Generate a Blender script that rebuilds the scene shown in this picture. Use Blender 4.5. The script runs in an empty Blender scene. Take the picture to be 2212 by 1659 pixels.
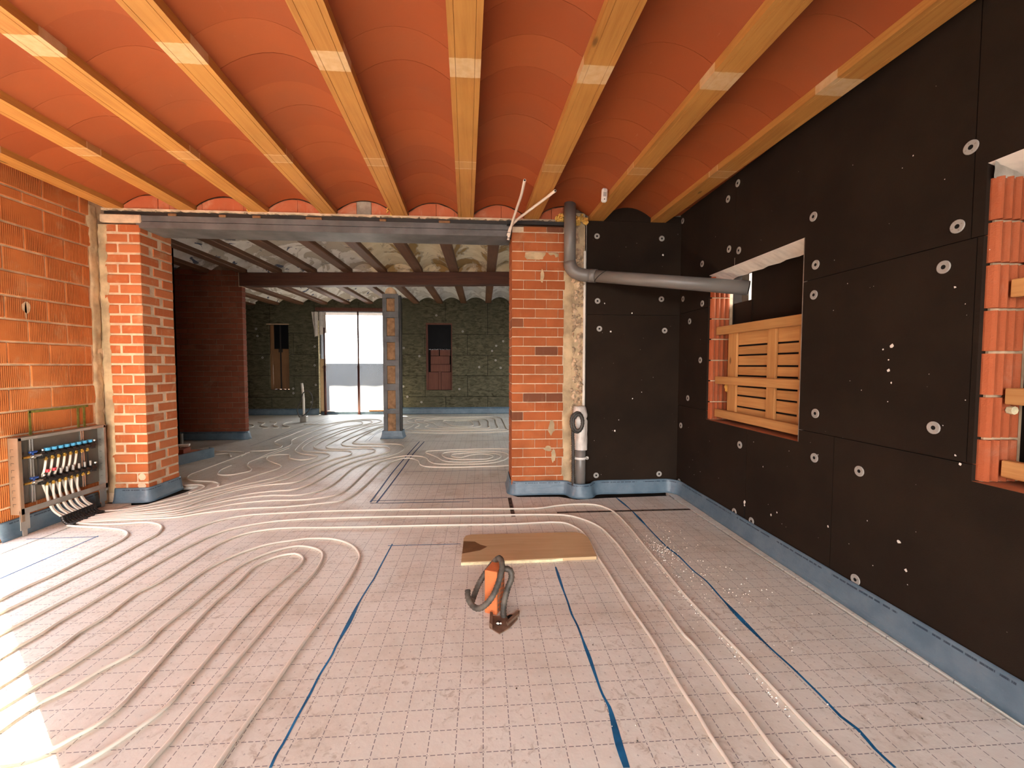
import bpy, math, random
from mathutils import Vector, Matrix, noise as mnoise

random.seed(7)
S = bpy.context.scene
COL = S.collection

# ------------------------------------------------------------------ camera
F_PX, W_PX, H_PX = 900.5, 2212, 1659
YAW, PITCH, ROLL = math.radians(4.047), math.radians(-2.557), math.radians(0.095)
cam_d = bpy.data.cameras.new('camera')
cam_d.sensor_width = 36.0
cam_d.sensor_fit = 'HORIZONTAL'
cam_d.lens = 36.0 * F_PX / W_PX
cam_d.clip_start = 0.02
cam_d.clip_end = 400
cam = bpy.data.objects.new('camera', cam_d)
COL.objects.link(cam)
S.camera = cam
_f = Vector((math.sin(YAW) * math.cos(PITCH), math.cos(YAW) * math.cos(PITCH), math.sin(PITCH)))
_r = Vector((math.cos(YAW), -math.sin(YAW), 0))
_u = _r.cross(_f)
_r2 = _r * math.cos(ROLL) + _u * math.sin(ROLL)
_u2 = -_r * math.sin(ROLL) + _u * math.cos(ROLL)
_m = Matrix((_r2, _u2, -_f)).transposed().to_4x4()
_m.translation = Vector((0, 0, 1.3875))
cam.matrix_world = _m

# ------------------------------------------------------------------ world, sun, exposure
SUN_AZ = Vector((0.77, -0.638, 0)).normalized()
SUN_EL = math.radians(36)
SUN_STRENGTH = 72.0
SKY_STRENGTH = 8.0
EXPOSURE = 0.95
wd = bpy.data.worlds.new('sky')
S.world = wd
wd.use_nodes = True
nt = wd.node_tree
nt.nodes.clear()
o_ = nt.nodes.new('ShaderNodeOutputWorld')
bg = nt.nodes.new('ShaderNodeBackground')
tc = nt.nodes.new('ShaderNodeTexCoord')
sp = nt.nodes.new('ShaderNodeSeparateXYZ')
rp = nt.nodes.new('ShaderNodeValToRGB')
rp.color_ramp.elements[0].position = 0.0
rp.color_ramp.elements[0].color = (1.0, 0.955, 0.89, 1)
rp.color_ramp.elements[1].position = 0.8
rp.color_ramp.elements[1].color = (0.74, 0.85, 1.0, 1)
nt.links.new(tc.outputs['Generated'], sp.inputs[0])
nt.links.new(sp.outputs['Z'], rp.inputs['Fac'])
nt.links.new(rp.outputs['Color'], bg.inputs['Color'])
bg.inputs['Strength'].default_value = SKY_STRENGTH
nt.links.new(bg.outputs[0], o_.inputs['Surface'])

sun_d = bpy.data.lights.new('sun', 'SUN')
sun_d.energy = SUN_STRENGTH
sun_d.color = (1.0, 0.86, 0.66)
sun_d.angle = math.radians(0.6)
sun = bpy.data.objects.new('sun', sun_d)
COL.objects.link(sun)
_sd = Vector((SUN_AZ.x * math.cos(SUN_EL), SUN_AZ.y * math.cos(SUN_EL), -math.sin(SUN_EL)))
sun.rotation_euler = _sd.to_track_quat('-Z', 'Y').to_euler()
sun.location = (-12, 10, 9)

S.view_settings.view_transform = 'Standard'
S.view_settings.look = 'None'
S.view_settings.gamma = 1.0
S.view_settings.use_curve_mapping = False
S.view_settings.exposure = EXPOSURE
S.cycles.max_bounces = 10
S.cycles.diffuse_bounces = 7
S.cycles.glossy_bounces = 3
S.cycles.transparent_max_bounces = 8
S.cycles.caustics_reflective = False
S.cycles.caustics_refractive = False
S.cycles.sample_clamp_indirect = 12.0


def portal(name, loc, direction, sx, sz):
    """sampling portal in a wall opening: guides daylight, gives no light itself"""
    d = bpy.data.lights.new(name, 'AREA')
    d.shape = 'RECTANGLE'
    d.size, d.size_y = sx, sz
    d.cycles.is_portal = True
    o = bpy.data.objects.new(name, d)
    COL.objects.link(o)
    o.location = loc
    o.rotation_euler = Vector(direction).to_track_quat('-Z', 'Y').to_euler()


portal('daylight_portal', (-3.95, 2.94, 1.2), (1, 0, 0), 1.3, 2.4)
portal('daylight_portal', (-0.55, -3.52, 1.4), (0, 1, 0), 5.3, 2.8)
portal('daylight_portal', (3.42, 9.9, 1.6), (-1, 0, 0), 1.6, 1.4)
portal('daylight_portal', (-3.6, 12.32, 1.5), (0, -1, 0), 1.9, 2.8)

# ------------------------------------------------------------------ materials
MATS = {}


class NM:
    """tiny node-material helper"""

    def __init__(self, name, rough=0.8, metal=0.0, spec=0.3):
        m = bpy.data.materials.new(name)
        m.use_nodes = True
        self.m, self.t = m, m.node_tree
        self.b = self.t.nodes['Principled BSDF']
        self.b.inputs['Roughness'].default_value = rough
        self.b.inputs['Metallic'].default_value = metal
        self.b.inputs['Specular IOR Level'].default_value = spec
        MATS[name] = m

    def n(self, typ, **kw):
        nd = self.t.nodes.new(typ)
        for k, v in kw.items():
            setattr(nd, k, v)
        return nd

    def L(self, a, b):
        self.t.links.new(a, b)

    def val(self, sock, v):
        if hasattr(v, 'is_output') or isinstance(v, bpy.types.NodeSocket):
            self.L(v, sock)
        elif isinstance(v, (tuple, list)) and len(v) == 3 and sock.type == 'RGBA':
            sock.default_value = (*v, 1)
        else:
            sock.default_value = v

    def pos(self):
        return self.n('ShaderNodeNewGeometry').outputs['Position']

    def obj(self):
        return self.n('ShaderNodeTexCoord').outputs['Object']

    def rnd(self):
        return self.n('ShaderNodeObjectInfo').outputs['Random']

    def vscale(self, v, s):
        nd = self.n('ShaderNodeVectorMath', operation='MULTIPLY')
        self.L(v, nd.inputs[0])
        nd.inputs[1].default_value = s
        return nd.outputs[0]

    def vadd(self, v, w):
        nd = self.n('ShaderNodeVectorMath', operation='ADD')
        self.L(v, nd.inputs[0])
        self.val(nd.inputs[1], w)
        return nd.outputs[0]

    def noise(self, v, scale, detail=4, rough=0.55, dist=0.0):
        nd = self.n('ShaderNodeTexNoise')
        self.L(v, nd.inputs['Vector'])
        nd.inputs['Scale'].default_value = scale
        nd.inputs['Detail'].default_value = detail
        nd.inputs['Roughness'].default_value = rough
        nd.inputs['Distortion'].default_value = dist
        return nd.outputs['Fac']

    def math(self, op, a, b=0.0, c=None, clamp=False):
        nd = self.n('ShaderNodeMath', operation=op)
        nd.use_clamp = clamp
        self.val(nd.inputs[0], a)
        self.val(nd.inputs[1], b)
        if c is not None:
            self.val(nd.inputs[2], c)
        return nd.outputs[0]

    def step(self, v, lo, hi):
        nd = self.n('ShaderNodeMapRange')
        nd.interpolation_type = 'SMOOTHSTEP'
        self.L(v, nd.inputs['Value'])
        nd.inputs['From Min'].default_value = lo
        nd.inputs['From Max'].default_value = hi
        return nd.outputs['Result']

    def mix(self, fac, a, b, blend='MIX'):
        nd = self.n('ShaderNodeMix', data_type='RGBA', blend_type=blend)
        self.val(nd.inputs[0], fac)
        self.val(nd.inputs[6], a)
        self.val(nd.inputs[7], b)
        return nd.outputs[2]

    def xyz(self, v):
        nd = self.n('ShaderNodeSeparateXYZ')
        self.L(v, nd.inputs[0])
        return nd.outputs

    def bump(self, h, strength, dist=0.01, normal=None):
        nd = self.n('ShaderNodeBump')
        self.L(h, nd.inputs['Height'])
        nd.inputs['Strength'].default_value = strength
        nd.inputs['Distance'].default_value = dist
        if normal is not None:
            self.L(normal, nd.inputs['Normal'])
        return nd.outputs['Normal']

    def color(self, c):
        self.val(self.b.inputs['Base Color'], c)

    def normal(self, nrm):
        self.L(nrm, self.b.inputs['Normal'])


def simple(name, col, rough=0.6, metal=0.0, spec=0.3, var=0.15, scale=6.0, bump=0.0, bscale=60.0):
    k = NM(name, rough, metal, spec)
    p = k.pos()
    n1 = k.noise(p, scale, 5)
    dark = tuple(c * (1 - var) for c in col)
    lite = tuple(min(1, c * (1 + var)) for c in col)
    k.color(k.mix(k.step(n1, 0.3, 0.7), dark, lite))
    if bump:
        k.normal(k.bump(k.noise(p, bscale, 4), bump, 0.004))
    return k


def clay(name, base, alt, dust, dust_amt, rib_axis=None, rib_freq=70.0, rib_dark=0.25, dark_amt=0.0):
    k = NM(name, 0.85, 0, 0.25)
    p = k.pos()
    r = k.rnd()
    c = k.mix(r, base, alt)
    n1 = k.noise(p, 5.0, 6, 0.6)
    c = k.mix(k.math('MULTIPLY', k.step(n1, 0.45, 0.8), 0.35), c, tuple(x * 0.6 for x in base))
    if dark_amt:
        c = k.mix(k.math('MULTIPLY', k.step(r, 1 - dark_amt, 1 - dark_amt + 0.01), 0.75), c, (0.10, 0.05, 0.035))
    fine = k.noise(p, 140.0, 3, 0.6)
    hgt = fine
    if rib_axis is not None:
        ax = k.xyz(p)[rib_axis]
        w = k.math('SINE', k.math('MULTIPLY', ax, rib_freq * 2 * math.pi))
        w01 = k.math('MULTIPLY_ADD', w, 0.5, 0.5)
        fade = k.step(k.noise(p, 3.0, 3), 0.35, 0.6)
        c = k.mix(k.math('MULTIPLY', k.math('MULTIPLY', k.math('SUBTRACT', 1.0, w01), fade), rib_dark), c, tuple(x * 0.5 for x in base))
        hgt = k.math('ADD', k.math('MULTIPLY', fine, 0.3), k.math('MULTIPLY', w01, fade))
    d = k.noise(k.vadd(p, (3.1, 1.7, 9.2)), 3.2, 7, 0.65, 0.6)
    z = k.vscale(p, (14, 14, 2.2))
    streak = k.noise(z, 3.0, 4, 0.6)
    dmask = k.math('MULTIPLY', k.step(d, 0.52, 0.78), dust_amt, clamp=True)
    dmask2 = k.math('MULTIPLY', k.step(streak, 0.58, 0.8), dust_amt * 0.6, clamp=True)
    c = k.mix(k.math('MAXIMUM', dmask, dmask2), c, dust)
    k.color(c)
    k.normal(k.bump(hgt, 0.5, 0.005))
    return k


clay('hollow_block_clay', (0.46, 0.135, 0.034), (0.53, 0.175, 0.05), (0.52, 0.33, 0.18), 0.62, rib_axis=1, rib_freq=70, rib_dark=0.55)
clay('pillar_brick_clay', (0.44, 0.118, 0.038), (0.53, 0.18, 0.07), (0.58, 0.37, 0.21), 0.85)
clay('ribbed_brick_clay', (0.41, 0.108, 0.034), (0.49, 0.148, 0.05), (0.55, 0.35, 0.20), 0.3, rib_axis=0, rib_freq=125, rib_dark=0.35, dark_amt=0.035)
clay('old_brick_clay', (0.22, 0.06, 0.03), (0.28, 0.08, 0.04), (0.33, 0.2, 0.13), 0.45)
clay('infill_brick_clay', (0.50, 0.13, 0.055), (0.55, 0.17, 0.08), (0.6, 0.45, 0.32), 0.45)
clay('flute_clay', (0.36, 0.085, 0.030), (0.42, 0.11, 0.042), (0.5, 0.38, 0.27), 0.25)
clay('fresh_clay', (0.60, 0.17, 0.06), (0.62, 0.18, 0.06), (0.6, 0.25, 0.12), 0.2)


def tile_mat():
    k = NM('vault_terracotta', 0.72, 0, 0.35)
    p = k.pos()
    r = k.rnd()
    c = k.mix(r, (0.295, 0.061, 0.0145), (0.35, 0.080, 0.020))
    n1 = k.noise(p, 1.6, 5, 0.6)
    c = k.mix(k.math('MULTIPLY', k.step(n1, 0.42, 0.72), 0.4), c, (0.25, 0.073, 0.028))
    n2 = k.noise(k.vscale(p, (9, 2, 9)), 4.0, 5, 0.7)
    c = k.mix(k.math('MULTIPLY', k.step(n2, 0.66, 0.8), 0.25), c, (0.62, 0.33, 0.22))
    k.color(c)
    k.normal(k.bump(k.noise(p, 90, 4), 0.12, 0.003))


tile_mat()


def wood(name, base, dark, axis, rough=0.55, patches=False, knots=True, gs=26.0):
    k = NM(name, rough, 0, 0.35)
    p = k.pos()
    sc = [gs, gs, gs]
    sc[axis] = gs * 0.05
    off = k.n('ShaderNodeCombineXYZ')
    k.L(k.math('MULTIPLY', k.rnd(), 37.0), off.inputs[0])
    k.L(k.math('MULTIPLY', k.rnd(), 11.0), off.inputs[1])
    q = k.vadd(p, off.outputs[0])
    g = k.noise(k.vscale(q, sc), 1.6, 6, 0.65, 0.4)
    c = k.mix(k.step(g, 0.3, 0.72), base, dark)
    g2 = k.noise(q, 1.4, 3)
    c = k.mix(k.math('MULTIPLY', k.rnd(), 0.45), c, tuple(x * 0.62 for x in base))
    c = k.mix(k.math('MULTIPLY', k.step(g2, 0.4, 0.7), 0.3), c, tuple(min(1, x * 1.35) for x in base))
    if knots:
        v = k.n('ShaderNodeTexVoronoi')
        ks = [7.0, 7.0, 7.0]
        ks[axis] = 3.0
        k.L(k.vscale(q, ks), v.inputs['Vector'])
        v.inputs['Scale'].default_value = 0.55
        c = k.mix(k.math('MULTIPLY', k.math('SUBTRACT', 1.0, k.step(v.outputs['Distance'], 0.03, 0.075)), 0.75), c, tuple(x * 0.25 for x in dark))
    if patches:
        y = k.xyz(p)[1]
        jag = k.math('MULTIPLY', k.math('SUBTRACT', k.noise(p, 30.0, 3), 0.5), 0.012)
        yy = k.math('ADD', y, jag)
        a = k.math('MULTIPLY', k.step(yy, 2.155, 2.160), k.math('SUBTRACT', 1.0, k.step(yy, 2.295, 2.30)))
        tex = k.step(k.noise(p, 24.0, 5), 0.2, 0.75)
        c = k.mix(k.math('MULTIPLY', a, k.math('MULTIPLY_ADD', tex, 0.35, 0.45)), c, (0.72, 0.52, 0.30))
        for ya in (3.222, 3.333):
            ln = k.math('MULTIPLY', k.step(yy, ya - 0.006, ya - 0.002), k.math('SUBTRACT', 1.0, k.step(yy, ya + 0.002, ya + 0.006)))
            c = k.mix(k.math('MULTIPLY', ln, 0.6), c, (0.78, 0.56, 0.36))
        b = k.math('MULTIPLY', k.step(yy, 3.22, 3.222), k.math('SUBTRACT', 1.0, k.step(yy, 3.333, 3.335)))
        c = k.mix(k.math('MULTIPLY', b, 0.18), c, (0.72, 0.5, 0.28))
    k.color(c)
    k.normal(k.bump(g, 0.15, 0.003))
    return k


wood('pine_beam', (0.53, 0.25, 0.062), (0.41, 0.165, 0.036), 1, patches=True)
wood('old_dark_beam', (0.165, 0.075, 0.036), (0.10, 0.042, 0.02), 1, 0.6, gs=34)
wood('girder_wood', (0.105, 0.038, 0.022), (0.06, 0.022, 0.014), 0, 0.5, knots=False)
wood('pallet_wood', (0.62, 0.33, 0.12), (0.48, 0.21, 0.065), 1, 0.65, gs=30)
wood('pallet_wood_upright', (0.60, 0.31, 0.11), (0.46, 0.20, 0.06), 2, 0.65, gs=30)
wood('board_wood', (0.56, 0.40, 0.225), (0.48, 0.325, 0.17), 0, 0.6, knots=False, gs=20)
wood('window_board_wood', (0.26, 0.135, 0.06), (0.19, 0.09, 0.04), 2, 0.7)
wood('red_board_wood', (0.15, 0.055, 0.035), (0.10, 0.035, 0.022), 2, 0.7, knots=False)

simple('mortar', (0.56, 0.40, 0.255), 0.95, var=0.25, scale=9, bump=0.6, bscale=55)
simple('mortar_pale', (0.60, 0.46, 0.32), 0.95, var=0.2, scale=9, bump=0.6, bscale=55)
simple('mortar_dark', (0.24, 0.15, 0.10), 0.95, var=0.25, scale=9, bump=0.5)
simple('cement', (0.50, 0.375, 0.225), 0.95, var=0.3, scale=5, bump=0.7, bscale=35)
simple('rubble', (0.42, 0.30, 0.19), 0.95, var=0.45, scale=22, bump=1.0, bscale=40)
simple('grey_cement', (0.33, 0.29, 0.24), 0.95, var=0.3, scale=9, bump=0.7, bscale=45)
simple('white_plaster', (0.84, 0.77, 0.67), 0.9, var=0.12, scale=7, bump=0.4, bscale=25)
simple('foam_yellow', (0.70, 0.42, 0.10), 0.85, var=0.3, scale=20, bump=0.8, bscale=50)
simple('foam_pale', (0.74, 0.66, 0.42), 0.85, var=0.2, scale=20, bump=0.8, bscale=50)
simple('pvc_grey', (0.175, 0.16, 0.145), 0.38, spec=0.5, var=0.08, scale=3)
simple('pipe_white', (0.74, 0.68, 0.59), 0.45, spec=0.4, var=0.05, scale=3)
simple('conduit_white', (0.82, 0.72, 0.62), 0.45, var=0.06, scale=4)
simple('white_plastic', (0.80, 0.76, 0.70), 0.4, spec=0.5, var=0.04)
simple('grey_plastic', (0.42, 0.39, 0.36), 0.4, var=0.04)
simple('hose_black', (0.050, 0.044, 0.038), 0.55, spec=0.4, var=0.3, scale=15)
simple('hose_grey', (0.078, 0.064, 0.05), 0.6, spec=0.4, var=0.55, scale=16)
simple('black_plastic', (0.012, 0.010, 0.009), 0.4, spec=0.5, var=0.2)
simple('black_void', (0.006, 0.004, 0.003), 0.9, var=0.1)
simple('blue_cap', (0.06, 0.34, 0.60), 0.4, spec=0.5, var=0.05)
simple('blue_handle', (0.01, 0.06, 0.28), 0.35, spec=0.5, var=0.05)
simple('red_cap', (0.65, 0.03, 0.05), 0.4, spec=0.5, var=0.05)
simple('brass', (0.72, 0.46, 0.10), 0.3, metal=0.9, var=0.15, scale=30)
simple('chrome', (0.62, 0.60, 0.57), 0.25, metal=0.9, var=0.1)
simple('galvanised', (0.34, 0.32, 0.285), 0.42, metal=0.55, var=0.18, scale=7)
simple('galvanised_back', (0.155, 0.135, 0.11), 0.5, metal=0.35, var=0.15, scale=5)
simple('cabinet_brick_reflection', (0.20, 0.13, 0.085), 0.55, metal=0.2, var=0.1)  # galvanised side with the bricks' brown reflection painted into its colour
simple('steel_paint', (0.118, 0.115, 0.115), 0.5, spec=0.4, var=0.3, scale=4)
simple('steel_dark', (0.018, 0.015, 0.013), 0.5, spec=0.5, var=0.2)
simple('prop_metal', (0.055, 0.016, 0.012), 0.5, var=0.3)
simple('marker_blue', (0.012, 0.125, 0.29), 0.55, var=0.35, scale=9)
simple('marker_navy', (0.018, 0.045, 0.13), 0.6, var=0.3, scale=9)
simple('anchor_plastic', (0.36, 0.34, 0.31), 0.5, var=0.06)
simple('chip_white', (0.85, 0.80, 0.72), 0.7, var=0.1)
simple('chip_dark', (0.03, 0.022, 0.018), 0.8, var=0.2)
simple('subfloor', (0.035, 0.024, 0.018), 0.95, var=0.3)
simple('ground_outside', (0.11, 0.11, 0.115), 0.95, var=0.2, scale=0.6)
simple('plain_render', (0.42, 0.34, 0.27), 0.95, var=0.15, scale=3, bump=0.3)
simple('slab_concrete', (0.3, 0.27, 0.24), 0.95, var=0.1)
simple('glass_dark', (0.008, 0.008, 0.009), 0.6, spec=0.1, var=0.1)
simple('terracotta_plain', (0.42, 0.15, 0.07), 0.85, var=0.2)
simple('column_brick', (0.29, 0.165, 0.085), 0.9, var=0.3, scale=12, bump=0.3)
simple('backdrop_dark', (0.05, 0.054, 0.062), 0.9, var=0.2, scale=1)
simple('track_metal', (0.085, 0.055, 0.04), 0.55, metal=0.3, var=0.3, scale=20)


def panel_mat():
    k = NM('black_panel', 0.88, 0, 0.22)
    p = k.pos()
    n1 = k.noise(p, 2.2, 6, 0.6)
    c = k.mix(k.step(n1, 0.3, 0.75), (0.0135, 0.0072, 0.0038), (0.022, 0.0125, 0.007))
    n2 = k.noise(p, 8.0, 6, 0.7)
    c = k.mix(k.math('MULTIPLY', k.step(n2, 0.68, 0.85), 0.35), c, (0.075, 0.06, 0.05))
    v = k.n('ShaderNodeTexVoronoi')
    k.L(p, v.inputs['Vector'])
    v.inputs['Scale'].default_value = 5.0
    sp = k.math('SUBTRACT', 1.0, k.step(v.outputs['Distance'], 0.008, 0.014))
    c = k.mix(k.math('MULTIPLY', sp, 0.3), c, (0.4, 0.36, 0.3))
    k.color(c)
    k.normal(k.bump(k.noise(p, 260, 3), 0.3, 0.003))


panel_mat()


def wool_mat():
    k = NM('mineral_wool', 0.95, 0, 0.1)
    p = k.pos()
    n1 = k.noise(k.vscale(p, (3.0, 3.0, 8.0)), 2.0, 7, 0.72, 0.7)
    c = k.mix(k.step(n1, 0.32, 0.68), (0.045, 0.040, 0.022), (0.135, 0.125, 0.082))
    n2 = k.noise(p, 1.1, 4)
    c = k.mix(k.math('MULTIPLY', k.step(n2, 0.4, 0.7), 0.5), c, (0.092, 0.088, 0.058))
    k.color(c)
    k.normal(k.bump(n1, 0.5, 0.02))


wool_mat()


def plaster_mat():
    k = NM('peeling_plaster', 0.92, 0, 0.2)
    p = k.pos()
    x = k.xyz(p)[0]
    right = k.step(k.math('ADD', x, k.math('MULTIPLY', k.noise(p, 0.7, 2), 0.4)), -2.05, -1.75)
    n0 = k.noise(p, 5.0, 6, 0.6)
    ground_l = k.mix(k.step(n0, 0.3, 0.7), (0.66, 0.63, 0.58), (0.80, 0.78, 0.74))
    ground_r = k.mix(k.step(n0, 0.3, 0.7), (0.62, 0.53, 0.36), (0.74, 0.66, 0.49))
    pat = k.noise(k.vscale(p, (1.1, 0.7, 1.1)), 2.2, 6, 0.6, 0.7)
    edge = k.math('MULTIPLY', k.step(pat, 0.50, 0.515), k.math('SUBTRACT', 1.0, k.step(pat, 0.535, 0.57)))
    m1 = k.step(pat, 0.515, 0.53)
    left = k.mix(k.step(pat, 0.53, 0.55), ground_l, (0.47, 0.42, 0.35))
    pat2 = k.noise(k.vadd(k.vscale(p, (2.2, 1.1, 2.2)), (5.0, 2.0, 0.0)), 2.1, 5, 0.6, 0.9)
    left = k.mix(k.step(pat2, 0.62, 0.635), left, (0.10, 0.115, 0.165))
    rgt = k.mix(k.step(pat, 0.54, 0.555), ground_r, (0.35, 0.235, 0.10))
    rear = k.step(k.xyz(p)[1], 8.06, 8.10)
    rgt = k.mix(rear, rgt, k.mix(k.step(pat, 0.5, 0.6), (0.62, 0.61, 0.58), (0.50, 0.49, 0.47)))
    c = k.mix(right, left, rgt)
    c = k.mix(k.math('MULTIPLY', edge, 0.45), c, (0.22, 0.18, 0.14))
    k.color(c)
    k.normal(k.bump(m1, 0.5, 0.004))


plaster_mat()


def strip_mat():
    k = NM('blue_strip', 0.42, 0, 0.5)
    uv = k.n('ShaderNodeUVMap').outputs['UV']
    p = k.pos()
    s = k.xyz(uv)
    n1 = k.noise(p, 7, 5, 0.6)
    c = k.mix(k.step(n1, 0.3, 0.7), (0.095, 0.150, 0.200), (0.140, 0.200, 0.250))
    n2 = k.noise(k.vscale(p, (3, 3, 20)), 5, 5, 0.7, 0.5)
    c = k.mix(k.math('MULTIPLY', k.step(n2, 0.60, 0.8), 0.30), c, (0.36, 0.42, 0.46))  # pale sheen streaks painted into the strip's colour
    # printed line of small illegible lettering near the upper edge
    band = k.math('MULTIPLY', k.step(s[1], 0.80, 0.81), k.math('SUBTRACT', 1.0, k.step(s[1], 0.865, 0.875)))
    cu = k.n('ShaderNodeCombineXYZ')
    k.L(s[0], cu.inputs[0])
    word = k.step(k.noise(cu.outputs[0], 42.0, 1), 0.42, 0.46)
    letter = k.step(k.noise(cu.outputs[0], 230.0, 1), 0.36, 0.42)
    grp = k.math('GREATER_THAN', k.math('FRACT', k.math('MULTIPLY', s[0], 2.1)), 0.16)
    mk = k.math('MULTIPLY', k.math('MULTIPLY', band, word), k.math('MULTIPLY', letter, grp))
    c = k.mix(k.math('MULTIPLY', mk, 0.85), c, (0.015, 0.03, 0.055))
    k.color(c)
    k.normal(k.bump(k.noise(k.vscale(p, (6, 6, 14)), 3, 4), 0.35, 0.01))


strip_mat()


def floor_mat():
    k = NM('grid_film', 0.42, 0, 0.45)
    p = k.pos()
    s = k.xyz(p)
    n0 = k.noise(p, 0.55, 4, 0.55)
    c = k.mix(k.step(n0, 0.3, 0.7), (0.70, 0.675, 0.60), (0.79, 0.775, 0.72))
    # brown site dust tracked over the film
    d = k.noise(p, 1.5, 8, 0.68, 0.3)
    dirt = k.math('MULTIPLY', k.step(d, 0.46, 0.74), 0.85)
    d2 = k.noise(p, 22.0, 6, 0.7, 0.8)
    smear = k.math('MULTIPLY', k.step(d2, 0.52, 0.66), k.step(k.noise(p, 2.1, 3), 0.40, 0.58))
    c = k.mix(k.math('MULTIPLY', dirt, 0.70), c, (0.47, 0.395, 0.30))
    c = k.mix(k.math('MULTIPLY', smear, 0.5), c, (0.34, 0.27, 0.195))
    # printed dashed grid, 10 cm cells
    CELL = 0.1

    def frac(v, off, per):
        return k.math('FRACT', k.math('MULTIPLY', k.math('ADD', v, off), 1.0 / per))
    fx = frac(s[0], 50.0005 + CELL / 2 - 0.001, CELL)
    fy = frac(s[1], 50.0 - 0.0397 + CELL / 2, CELL)
    ax = k.math('ABSOLUTE', k.math('SUBTRACT', fx, 0.5))
    ay = k.math('ABSOLUTE', k.math('SUBTRACT', fy, 0.5))
    lx = k.math('SUBTRACT', 1.0, k.step(ax, 0.013, 0.019))
    ly = k.math('SUBTRACT', 1.0, k.step(ay, 0.013, 0.019))
    dx = k.math('LESS_THAN', frac(s[0], 50.0005 + 0.0125, 0.025), 0.72)
    dy = k.math('LESS_THAN', frac(s[1], 50.0 - 0.0397 + 0.0125, 0.025), 0.72)
    gx = k.math('MULTIPLY', k.math('MULTIPLY', lx, dy), k.step(ay, 0.02, 0.035))
    gy = k.math('MULTIPLY', k.math('MULTIPLY', ly, dx), k.step(ax, 0.02, 0.035))
    line = k.math('MAXIMUM', gx, gy)
    cx = k.math('GREATER_THAN', ax, 0.49)
    cy = k.math('GREATER_THAN', ay, 0.49)
    cross = k.math('MAXIMUM', k.math('MULTIPLY', cx, k.math('GREATER_THAN', ay, 0.46)), k.math('MULTIPLY', cy, k.math('GREATER_THAN', ax, 0.46)))
    line = k.math('MAXIMUM', line, k.math('MULTIPLY', cross, 0.6))
    c = k.mix(k.math('MULTIPLY', line, 0.95), c, (0.175, 0.165, 0.175))
    # film laps (overlapping roll edges)
    for ya in (2.52, 1.805, 3.02):
        ln = k.math('MULTIPLY', k.step(s[1], ya - 0.003, ya), k.math('SUBTRACT', 1.0, k.step(s[1], ya, ya + 0.003)))
        msk = k.step(k.noise(k.vscale(p, (3, 0.2, 1)), 2.0, 3), 0.5, 0.58)
        c = k.mix(k.math('MULTIPLY', k.math('MULTIPLY', ln, msk), 0.5), c, (0.85, 0.78, 0.7))
    k.color(c)
    rgh = k.math('MULTIPLY_ADD', dirt, 0.25, 0.46)
    k.L(rgh, k.b.inputs['Roughness'])
    wr = k.noise(k.vscale(p, (1.0, 1.0, 1.0)), 9.0, 5, 0.6)
    k.normal(k.bump(wr, 0.16, 0.02))


floor_mat()


def sheet_mat():
    m = bpy.data.materials.new('plastic_sheet')
    m.use_nodes = True
    t = m.node_tree
    t.nodes.clear()
    out = t.nodes.new('ShaderNodeOutputMaterial')
    tr = t.nodes.new('ShaderNodeBsdfTranslucent')
    tr.inputs[0].default_value = (0.55, 0.60, 0.66, 1)
    tp = t.nodes.new('ShaderNodeBsdfTransparent')
    tp.inputs[0].default_value = (0.95, 0.96, 0.97, 1)
    df = t.nodes.new('ShaderNodeBsdfDiffuse')
    df.inputs[0].default_value = (0.8, 0.8, 0.78, 1)
    m1 = t.nodes.new('ShaderNodeMixShader')
    m1.inputs[0].default_value = 0.89
    m2 = t.nodes.new('ShaderNodeMixShader')
    m2.inputs[0].default_value = 0.12
    t.links.new(tr.outputs[0], m1.inputs[1])
    t.links.new(tp.outputs[0], m1.inputs[2])
    t.links.new(m1.outputs[0], m2.inputs[1])
    t.links.new(df.outputs[0], m2.inputs[2])
    t.links.new(m2.outputs[0], out.inputs['Surface'])
    MATS['plastic_sheet'] = m


sheet_mat()

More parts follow.
